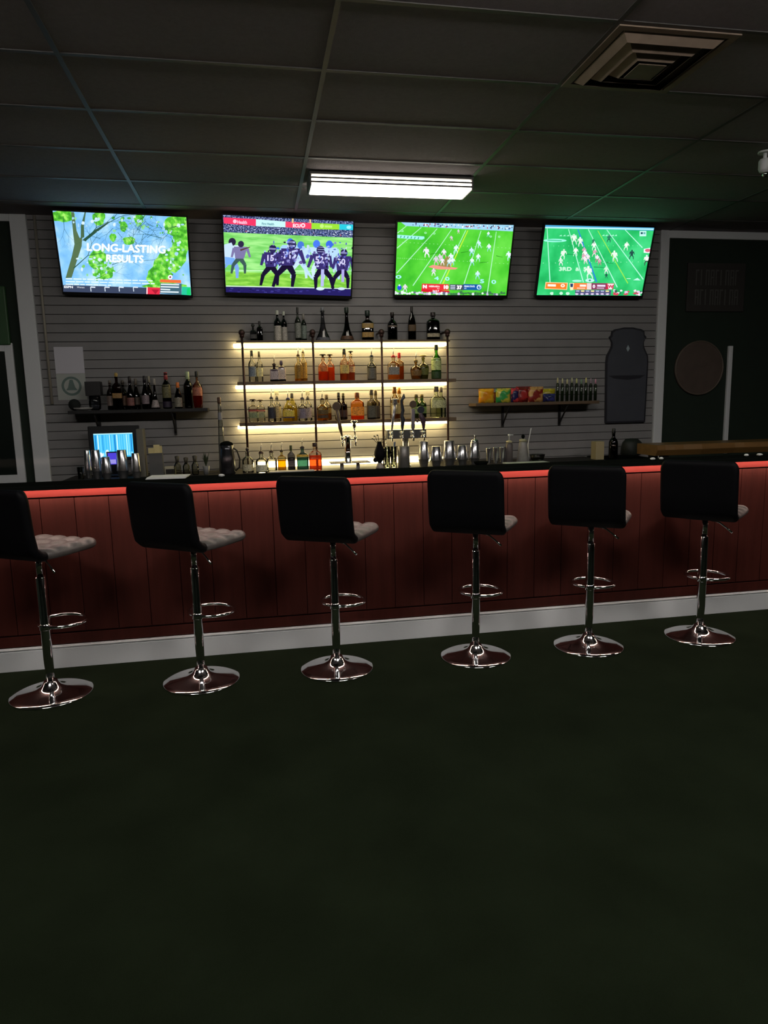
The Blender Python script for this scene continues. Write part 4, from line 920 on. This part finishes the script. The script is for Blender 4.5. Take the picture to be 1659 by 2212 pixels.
# canister with light pump, grey conical jug, tongs
def simple(name, cat, desc, px, ytop, Y, parts, group=None):
    p = at(px, ytop, Y); H = p.z-CZ
    t = thing(name, desc, cat, (p.x, Y, CZ+.001), 0, group)
    for nm, prof, m in parts: MB().lathe([(r, z*H) for r, z in prof], m, seg=22).build(nm, t)
    return t, H
t, H = simple('pump_canister', 'canister', 'tall dark canister with pale nozzle at the right of the steel cups', 1100, 938, 6.12,
  [('body', [(.03, 0), (.034, .02), (.034, .62), (.026, .70)], pbr('canister_dark', (.10, .085, .085), .35)), ('collar', [(.027, .70), (.027, .76), (.012, .78)], pbr('pale_yellow', (.55, .5, .3), .4)),
   ('nozzle', [(.006, .78), (.006, .93), (.012, .94), (.012, 1)], m_white)])
MB().tube([(0, 0, H*.97), (.04, 0, H*.97)], .005, m_white, 8).build('spout', t)
t, H = simple('mixing_jug', 'jug', 'grey flared mixing jug with black knob lid and pale band', 1130, 939, 6.12,
  [('body', [(.055, 0), (.058, .02), (.036, .72), (.034, .74)], pbr('jug_grey', (.26, .25, .24), .35, vary=.4, vscale=20)), ('lid', [(.036, .74), (.036, .82), (.01, .85)], pbr('jug_lid', (.4, .38, .25), .4)),
   ('knob', [(.006, .85), (.016, .9), (.016, .97), (.004, 1)], m_black)])
t = thing('bar_tongs', 'pair of wire tongs standing up behind the grey mixing jug', 'tongs', (at(1143, 930, 6.2).x, 6.2, CZ+.001), 0)
b = MB(); zt = at(1143, 925, 6.2).z-CZ
for d in (-1, 1): b.tube([(0, d*.004, 0), (-.01, d*.006, zt*.5), (.02+d*.008, d*.01, zt)], [.004, .004, .003], m_white, 8)
b.build('arms', t)
o = MB().lathe([(.045, 0), (.06, .01), (.075, .06), (.07, .06), (.045, .012)], glass('glass_B8BCB8', lin(hexc('B8BCB8'))), seg=24).build('glass_bowl', None, (at(1165, 985, 6.15).x, 6.2, CZ+.001)); tag(o, 'clear shallow glass bowl at the right of the mixing jug', 'bowl')
o = MB().box(-.20, .20, -.09, .09, 0, .012, pbr('pale_mat', (.5, .55, .52), .6)).build('counter_mat', None, (at(1137, 1000, 5.95).x, 5.94, CZ+.0), bevel=.003); o.location.z = CZ+.001
tag(o, 'pale flat mat on the back counter under the mixing jug side', 'mat')
# grey cylinder
t, H = simple('utensil_canister', 'canister', 'plain grey steel cylinder under the four handle beer tower', 872, 964, 6.02,
  [('body', [(.050, 0), (.053, .01), (.053, .985), (.050, 1), (.046, 1), (.044, .97)], pbr('grey_can', (.25, .24, .23), .35, metal=.5, vary=.3))])
# glasses with bar spoons
for px, yt, wpx, d, col in ((836, 954, 15, 'tall clear glass holding a thin bar spoon', None), (850, 953, 15, 'tall clear glass holding a dark blue handled muddler', 1)):
    p = at(px, yt+12, 6.08); H = p.z-CZ
    t = thing('highball_glass', d, 'glass', (p.x, 6.08, CZ+.001), 0, 'tall glasses beside the golf bag figure')
    MB().lathe([(.026, 0), (.027, .004), (.031, H), (.0295, H), (.025, .01), (.002, .009)], glass('glass_D8DCD0', lin(hexc('D8DCD0'))), seg=20).build('glass_wall', t)
    zt = at(px, yt, 6.08).z-CZ
    s = thing('bar_spoon' if not col else 'muddler', ('thin steel bar spoon' if not col else 'dark blue muddler')+' standing in a tall clear glass', 'spoon' if not col else 'muddler', (p.x, 6.08, CZ+.012))
    b = MB()
    if col: b.tube([(-.012, 0, .01), (-.008, 0, .06), (.0, 0, zt*.5), (.012, 0, zt-.02)], [.013, .012, .008, .010], pbr('blue_handle', (.06, .09, .16), .35), 10)
    else: b.tube([(.01, 0, .0), (.0, 0, zt*.5), (-.008, 0, zt-.02)], .0028, m_steel, 8)
    b.build('handle', s)
    b = MB(); b.ball((.012 if col else -.008, 0, zt-.02), .009, m_steel, 10, .7); b.build('tip', s)

# golf bag figurine
p = at(820, 1012, 6.0); ztop = at(820, 952, 6.05).z-CZ
t = thing('golf_bag_figurine', 'small black golf bag ornament with clubs and a ball bulge, middle of the back counter', 'ornament', (at(820, 980, 6.02).x, 6.02, CZ+.001))
mg = pbr('figurine_black', (.005, .004, .006), .7, spec=.1, bump=.3, bscale=80)
MB().lathe([(.035, 0), (.04, .01), (.03, .03), (.02, .05)], pbr('pale_foot', (.42, .36, .32), .4), seg=20).build('foot', t)
b = MB(); b.lathe([(.014, .048), (.022, .06), (.038, .085), (.050, .12), (.047, .15), (.032, .19), (.022, .215), (.018, .23), (.021, .236), (.015, .238)], mg, (.0, 0, 0), 18); b.build('bag', t)
b = MB(); b.ball((-.040, -.01, .078), .022, mg, 14); b.build('side_pocket', t)
b = MB(); b.tube([(.03, 0, .18), (.055, 0, .16), (.058, 0, .12), (.036, 0, .09)], .005, mg, 8); b.build('strap', t)
for x, a, h in ((-.012, -.03, .255), (-.004, -.008, .262), (.008, .03, .245), (.014, .045, .225), (-.015, -.045, .232)):
    b = MB(); h += .03; a *= 1.2; b.tube([(x, 0, .22), (a, 0, h)], .0026, m_blackm, 6); b.tube([(a, 0, h), (a+.014*(1 if a > 0 else -1), 0, h+.003)], .0055, m_blackm, 8); b.build('golf_club', t)
b = MB(); b.tube([(-.04, 0, .09), (-.065, 0, .112)], .0025, m_blackm, 6); b.build('tee_peg', t)

# beer towers
def faucet(t, x, z, y=-.0):
    b = MB(); b.tube([(x, y-.02, z), (x, y-.06, z)], .012, m_chrome, 12); b.tube([(x, y-.055, z+.004), (x, y-.07, z-.02), (x, y-.072, z-.055)], [.011, .009, .008], m_chrome, 12)
    b.lathe([(.013, 0), (.016, .01), (.008, .028)], m_chrome, (x, y-.056, z+.008), 14)
    return b.build('faucet', t)
tx = at(752, 970, 6.12).x
t = thing('beer_tower', 'slim chrome column beer tower with two taps standing on a legged drip tray', 'beer tower', (tx, 6.14, CZ+.001))
MB().box(-.17, .19, -.10, .10, .052, .060, m_steel).build('drip_tray', t, bevel=.002)
for x in (-.06, .085): MB().box(x-.016, x+.016, -.02, .02, 0, .0515, m_steel).build('tray_leg', t)
zc = at(752, 945, 6.12).z-CZ
MB().lathe([(.034, .0605), (.034, .068), (.030, .075), (.030, zc-.01), (.034, zc-.005), (.034, zc+.01), (.01, zc+.02)], m_chrome, seg=24).build('column', t)
for x in (-.055, .062): MB().tube([(0, 0, zc-.02), (x, -.01, zc-.02)], .011, m_chrome, 12).build('shank', t)
f1 = faucet(t, -.055, zc-.02); f2 = faucet(t, .062, zc-.02)
xh = at(728, 878, 6.05).x-tx; zh = at(728, 878, 6.05).z-CZ
b = MB(); mh = pbr('handle_brown', (.10, .06, .04), .35)
b.tube([(-.055, -.056, zc+.014), (-.068, -.056, zc+.08), (xh, -.056, zh-.03)], [.007, .016, .019], mh, 12); b.build('tap_handle', t)
o = MB().lathe([(.035, -.008), (.038, -.004), (.038, .004), (.035, .008)], mh, seg=24).build('handle_disc', t, (xh, -.056, zh)); o.rotation_euler = (PI/2, 0, 0)
b = MB(); zk = at(766, 915, 6.05).z-CZ
b.tube([(.062, -.056, zc+.014), (.056, -.056, zk-.04)], [.006, .009], m_chrome, 10)
b.lathe([(.010, -.045), (.018, -.02), (.012, 0), (.030, .012), (.034, .02), (.028, .028)], m_chrome, (.056, -.056, zk), 14); b.build('tap_handle', t)

tx = at(878, 940, 6.12).x
t = thing('beer_tower', 'wide T shaped steel beer tower with four tall tap handles', 'beer tower', (tx, 6.16, CZ+.001))
za, zb_ = at(880, 948, 6.1).z-CZ, at(880, 928, 6.1).z-CZ
xl, xr = at(837, 938, 6.1).x-tx, at(922, 938, 6.1).x-tx
MB().lathe([(.045, 0), (.045, .008), (.028, .012), (.028, za)], m_steel, seg=22).build('column', t)
MB().box(xl, xr, -.045, .045, za, zb_, m_steel).build('tap_head', t, bevel=.004)
zm = (za+zb_)/2
hp = [(853, 862), (872, 851), (892, 866), (909, 878)]
mats = [pbr('handle_silver', (.42, .40, .42), .3, metal=.6), pbr('handle_black', (.02, .025, .04), .35), pbr('handle_slate', (.16, .14, .18), .4), pbr('handle_plum', (.07, .04, .06), .35)]
for i, (px, py) in enumerate(hp):
    X = (xl+.035)+i*((xr-xl)-.07)/3; faucet(t, X, zm-.005, -.027)
    q = at(px, py, 6.07); Xh = q.x-tx; zh = q.z-CZ; b = MB(); y = -.083; zs = zm+.03
    m = mats[i]
    if i == 0:
        b.tube([(X, y, zs), (X+(Xh-X)*.4, y, zs+(zh-zs)*.4), (Xh, y, zh-.05)], [.007, .014, .018], m, 12)
        b.lathe([(.020, -.05), (.023, -.03), (.021, -.012), (.034, -.008), (.030, 0), (.01, .004)], m, (Xh, y, zh), 16)
    elif i == 1:
        b.tube([(X, y, zs), (X, y, zs+.04), (X+.006, y, zs+.10), (X-.004, y, zs+.14), (X+.008, y, zs+.18), (X-.006, y, zh-.06), (Xh, y, zh-.03), (Xh+.004, y, zh)], [.007, .014, .022, .014, .016, .011, .018, .004], m, 12)
    elif i == 2:
        b.tube([(X, y, zs), (X, y, zs+.03), (Xh, y, zh-.07)], [.008, .017, .020], m, 12)
    else:
        b.tube([(X, y, zs), (X, y, zs+.05), (X-.002, y, zs+.085), (Xh, y, zh-.08), (Xh, y, zh-.05)], [.008, .016, .028, .022, .012], m, 12)
        b.ball((Xh-.032, y, zs+.085), .014, m, 10)
    hnd = b.build('tap_handle', t)
    if i >= 2:
        o = MB().lathe([(.030, -.009), (.033, -.005), (.033, .005), (.030, .009)], mh if i == 2 else mats[1], seg=24).build('round_badge', hnd, (Xh, y-.006, zh-.03)); o.rotation_euler = (PI/2, 0, 0)

# black pitcher with things in it and tall slim bottle behind
t = thing('ice_pitcher', 'dark steel pitcher with looping handle and utensils at the left of the counter bottles', 'pitcher', (at(491, 990, 6.05).x, 6.05, CZ+.001))
H = at(490, 962, 6.05).z-CZ
mp_ = pbr('pitcher_dark', (.10, .10, .11), .22, metal=.85)
MB().lathe([(.062, 0), (.066, .01), (.064, H*.6), (.056, H*.85), (.058, H), (.052, H), (.05, H*.85), (.058, .02)], mp_, seg=26).build('body', t)
MB().tube([(.056, 0, H*.9), (.085, 0, H*.8), (.105, 0, H*.5), (.098, 0, H*.22), (.062, 0, H*.1)], .007, m_blackm, 10).build('handle', t)
MB().lathe([(.057, H), (.05, H+.02), (.02, H+.034), (.001, H+.036)], m_black, seg=22).build('lid', t)
p = at(473, 858, 6.25)
t = thing('tall_slim_bottle', 'very tall slim frosted bottle with brown cap behind the dark pitcher', 'bottle', (at(477, 930, 6.25).x, 6.25, CZ+.001)); H = p.z-CZ
MB().lathe([(.03, 0), (.032, .01), (.026, H*.45), (.018, H*.72), (.014, H*.86), (.013, H*.92)], glass('glass_D8DCDC', lin(hexc('D8DCDC')), .15), seg=18).build('glass_body', t)
MB().lathe([(.0145, H*.915), (.016, H*.93), (.016, H*.99), (.01, H)], pbr('cap_brown', (.10, .05, .03), .5), seg=14).build('cap', t)
MB().lathe([(.0195, H*.70), (.016, H*.80)], pbr('collar_grey', (.25, .25, .27), .4), seg=14, cap=False).build('neck_label', t)

# till with lit screen
q0 = at(246, 962, 6.28)
t = thing('pos_till', 'dark till terminal with glowing blue striped screen at the left of the back counter', 'till', (q0.x, 6.28, CZ+.001), R(4)); zc = q0.z-CZ
b = MB(); b.box(-.20, .215, .0, .03, zc-.13, zc+.165, m_tvb); o = b.build('housing', t, bevel=.006)
cv = Canvas(.315, .205, [(0, 0), (100, 0), (100, 62), (0, 62)], '48C0F4', 1.1)
for k in range(16):
    x = 3+k*6.1; c_ = random.choice(['1A78C8', '2E98E0', 'A8F0FF', 'D8FCFF', '1E88D0', '70D8FF'])
    cv.rect(x, 4, x+random.uniform(1.4, 3.4), random.uniform(44, 58), c_)
    cv.rect(x, 50, x+2.2, 58, 'C8F8FF')
cv.rect(0, 0, 100, 2.5, 'BFF4FF'); cv.disc(12, 55, 9, 7, 'F0FEFF'); cv.disc(32, 50, 5, 8, 'E4FCFF')
cv.b.build('screen', t, (0, -.002, zc))
MB().box(-.05, .05, .005, .045, .01, zc-.12, m_tvb).build('stand', t); MB().lathe([(.12, 0), (.12, .012), (.06, .018)], m_tvb, (0, .02, 0), 28).build('base', t)
cs = Canvas(.07, .10, [(0, 0), (10, 0), (10, 14), (0, 14)], '5A4CF0', .8); cs.rect(1, 8, 9, 13, 'B0A8FF'); cs.b.build('small_display', t, (-.02, -.012, .15))
MB().box(-.065, .025, -.011, -.004, .09, .21, m_tvb).build('display_housing', t)
t = thing('receipt_printer', 'grey upright box beside the right edge of the till screen', 'printer', (at(309, 960, 6.2).x, 6.12, CZ+.001))
MB().box(-.028, .028, -.06, .06, 0, at(306, 926, 6.2).z-CZ, pbr('printer_grey', (.16, .15, .12), .5)).build('body', t, bevel=.006)
# card box and papers
t = thing('menu_holder', 'dark grey box holding cream menu cards right of the till', 'box', (at(338, 998, 6.08).x, 6.08, CZ+.001)); H = at(338, 979, 6.08).z-CZ
MB().box(-.055, .055, -.03, .03, 0, H, pbr('slate_box', (.09, .09, .09), .6)).build('holder', t, bevel=.002)
for x, h, mm in ((-.03, .045, 'D8C890'), (.012, .07, 'E0D09A'), (.03, .06, 'D0C088')): MB().box(x-.028, x+.022, -.004+x*.3, -.001+x*.3, H+.0005, H+h, flat(mm, .7)).build('menu_card', t)
o = MB().box(-.045, .045, -.025, .025, 0, .075, pbr('cream_small', (.5, .46, .34), .6)).build('napkin_dispenser', None, (at(366, 1008, 6.1).x, 6.14, CZ+.001), bevel=.004); tag(o, 'cream napkin box with dark opening between the menu box and the small jars', 'napkin box')
o2 = MB().box(-.034, .034, -.0268, -.0255, .012, .055, m_groove).build('opening', o)
for i, (px, yt, d) in enumerate(((382, 985, 'small glass jar with dark spout next to the napkin box'), (401, 988, 'small glass jar with dark spout, second of three by the napkin box'), (420, 984, 'small glass jar with brown spout, third of three by the napkin box'))):
    p = at(px, yt, 6.1); H = p.z-CZ
    t = thing('garnish_jar', d, 'jar', (p.x, 6.1, CZ+.001), 0, 'small spouted jars on the back counter')
    MB().lathe([(.026, 0), (.03, .01), (.03, H*.5), (.012, H*.7)], glass('glass_D8D8C8', lin(hexc('D8D8C8'))), seg=18).build('glass_body', t)
    MB().lathe([(.013, H*.69), (.016, H*.8), (.02, H*.97), (.008, H)], pbr('dark_spout', (.05, .045, .03), .5), seg=14).build('spout', t)
# plant
p = at(443, 972, 6.08)
t = thing('small_plant', 'little dark potted plant between the small jars and the dark pitcher', 'plant', (p.x, 6.08, CZ+.001)); H = p.z-CZ
MB().lathe([(.02, 0), (.03, H*.35), (.027, H*.35), (.02, H*.3)], pbr('pot_grey', (.2, .2, .2), .5), seg=16).build('pot', t)
b = MB(); ml = pbr('plant_leaf', (.035, .05, .025), .5)
for k in range(16):
    a = k*2.4; l = .03+.03*random.random(); z0 = H*.3
    tip = Vector((l*math.cos(a), l*math.sin(a), z0+H*(.35+.35*random.random()))); mid = Vector((l*.4*math.cos(a), l*.4*math.sin(a), z0+H*.3)); sd = Vector((-math.sin(a), math.cos(a), 0))*.008
    v = [b.bm.verts.new(q) for q in (Vector((0, 0, z0)), mid+sd, tip, mid-sd)]; b.face(v, ml)
b.build('foliage', t)
o = MB().box(-.19, .19, -.05, .05, 0, .018, pbr('grey_tray', (.42, .40, .40), .5)).build('serving_tray', None, (at(631, 1016, 5.98).x, 5.96, CZ+.001), bevel=.006); tag(o, 'flat pale grey tray in front of the yellow and teal bottles', 'tray')
o = MB().lathe([(.022, 0), (.024, .004), (.028, .10), (.026, .10), (.021, .01)], glass('glass_D8DCD0', (.7, .72, .65)), seg=18).build('shot_glass', None, (at(168, 1010, 6.1).x+.02, 6.1, CZ+.001)); tag(o, 'small clear glass at the far left of the shakers', 'glass')

# front bar top things
BZ = 1.0835
t = thing('menu_stack', 'loose stack of white menus lying on the bar behind the second stool', 'menu', (at(362, 1025, 4.30).x, 4.30, BZ), R(-4))
for k in range(3): MB().box(-.115+k*.004, .115+k*.004, -.07, .07, k*.004, k*.004+.0035, m_paper).build('menu_sheet', t)
for px, py, rz, d in ((1410, 998, .3, 'small crumpled napkin on the bar between the fifth and sixth stools, left'), (1428, 1000, 1.1, 'small crumpled napkin on the bar between the fifth and sixth stools, right'),
                  (1612, 992, .6, 'crumpled foil ball on the bar past the sixth stool, left'), (1640, 990, 2.0, 'crumpled foil ball on the bar past the sixth stool, right'), (478, 1028, 2.6, 'tiny crumpled napkin on the bar just right of the second stool')):
    b = MB(); rr = []
    for k in range(7):
        th = PI*(k+.05)/6.1
        rr.append([Vector((.020*math.sin(th)*math.cos(a)*(1+.25*math.sin(3*a+px+k)), .014*math.sin(th)*math.sin(a)*(1+.2*math.cos(5*a+k)), .009-.009*math.cos(th))) for a in [i*2*PI/12 for i in range(12)]])
    b.rings(rr, m_paper); o = b.build('crumpled_napkin', None, (at(px, py, 4.22).x, 4.22, BZ)); o.rotation_euler = (0, 0, rz); tag(o, d, 'napkin', 'crumpled bits on the bar')

# ================================================================== BAR STOOLS
def pad(curve, W, T, m, name, parent, tuft=None, corner=.10, N=24):
    """upholstered slab swept along curve [(y,z)], rounded corners and edges"""
    P = [Vector((0, y, z)) for y, z in curve]
    L = [0]
    for a, b_ in zip(P[:-1], P[1:]): L.append(L[-1]+(b_-a).length)
    def ev(s):
        s *= L[-1]
        for i in range(len(P)-1):
            if s <= L[i+1] or i == len(P)-2:
                f = (s-L[i])/(L[i+1]-L[i]); p = P[i].lerp(P[i+1], f)
                t0 = (P[i+1]-P[i]).normalized(); t1 = (P[min(i+2, len(P)-1)]-P[min(i+1, len(P)-2)]).normalized(); tp = (P[max(i, 1)]-P[max(i-1, 0)]).normalized()
                tt = (tp.lerp(t0, .5+f/1) if f < .5 else t0.lerp(t1, f-.5)).normalized()
                return p, tt
    b = MB(); K = 30; g = {1: [], -1: []}
    for k in range(K+1):
        s = (1-math.cos(PI*k/K))/2; p, tt = ev(s); nr = Vector((0, -tt.z, tt.y))
        e = min(s, 1-s)*L[-1]; cw = corner
        wv = W/2 - (cw-math.sqrt(max(0, cw*cw-(cw-e)**2)) if e < cw else 0)*.7
        for sd in (1, -1):
            row = []
            for i in range(N+1):
                u = -math.cos(PI*i/N)
                eu = (1-abs(u))*W/2; r = T/2
                fu = math.sqrt(max(0, 1-(1-min(1, eu/r))**2)); fe = math.sqrt(max(0, 1-(1-min(1, e/r))**2))
                h = T/2*min(fu, fe)*1.0
                if tuft and sd == tuft[2] and h > 0:
                    nx, ny = tuft[0], tuft[1]
                    gx = abs(math.sin((u+1)/2*nx*PI)); gy = abs(math.sin(s*ny*PI)); h *= .45+.55*(gx*gy)**.4
                row.append(p+Vector((u*wv, 0, 0))+nr*sd*h)
            g[sd].append([b.bm.verts.new(q) for q in row])
    for sd in (1, -1):
        for k in range(K):
            for i in range(N):
                b.face([g[sd][k][i], g[sd][k][i+1], g[sd][k+1][i+1], g[sd][k+1][i]], m, True)
    bmesh.ops.remove_doubles(b.bm, verts=b.bm.verts, dist=.0004)
    return b.build(name, parent)
SL = ['leftmost black backed grey bar stool, cut off by the left edge of the picture', 'second black backed bar stool from the left, in front of the white menus',
      'third black backed bar stool from the left, below the large red-brown bottle', 'fourth black backed bar stool from the left, in front of the steel shakers',
      'fifth black backed bar stool from the left, second from the right', 'rightmost black backed bar stool, in front of the wooden slab table']
SLD = ''
ST_X = [-1.15, -.37, .385, 1.215, 1.935, 2.69]; ST_A = [32, 37, 31, 33, 36, 48]
ST_Z = [.0, .0, .0, -.003, -.008, -.02]
t = thing('bar_stool', SLD+SL[0], 'stool', (0, 0, 0), 0, 'bar stools in front of the bar')
MB().lathe([(.205, 0), (.208, .004), (.205, .008), (.17, .014), (.12, .022), (.075, .034), (.05, .050), (.038, .068), (.033, .075)], m_chrome, seg=48).build('base', t)
MB().lathe([(.021, .0755), (.022, .13), (.0255, .20), (.0255, .64), (.022, .645)], m_chrome, seg=24).build('column', t)
MB().lathe([(.018, .646), (.018, .755)], m_chrome, seg=20).build('gas_lift', t)
b = MB(); N = 36; ring = []
for k in range(N):
    a = 2*PI*k/N; ring.append((.130*math.cos(a), .115+.118*math.sin(a), .372))
b.tube(ring, .0085, m_chrome, 10, closed=True)
b.build('foot_ring', t)
MB().lathe([(.0257, .355), (.029, .358), (.029, .388), (.0257, .39)], m_chrome, seg=24).build('ring_collar', t)
MB().box(-.09, .09, -.09, .09, .7555, .768, m_blackm).build('seat_plate', t, bevel=.004)
MB().tube([(.03, -.02, .750), (.09, -.035, .742), (.13, -.045, .715), (.165, -.055, .690)], [.005, .005, .005, .006], m_chrome, 8).build('height_lever', t)
pad([(.225, .800), (.19, .798), (0, .794), (-.15, .797)], .42, .056, m_seat, 'seat', t, tuft=(4, 4, -1), corner=.07)['label'] = 'grey tufted seat'
pad([(-.10, .785), (-.155, .795), (-.19, .825), (-.205, .90), (-.225, 1.13)], .43, .05, m_poly, 'backrest', t, corner=.06)['label'] = 'black backrest'
t.location = (ST_X[0], 3.77, 0); t.rotation_euler = (0, 0, -R(ST_A[0]))
for i in range(1, 6): dup(t, (ST_X[i], 3.77, 0), -R(ST_A[i]), SLD+SL[i])
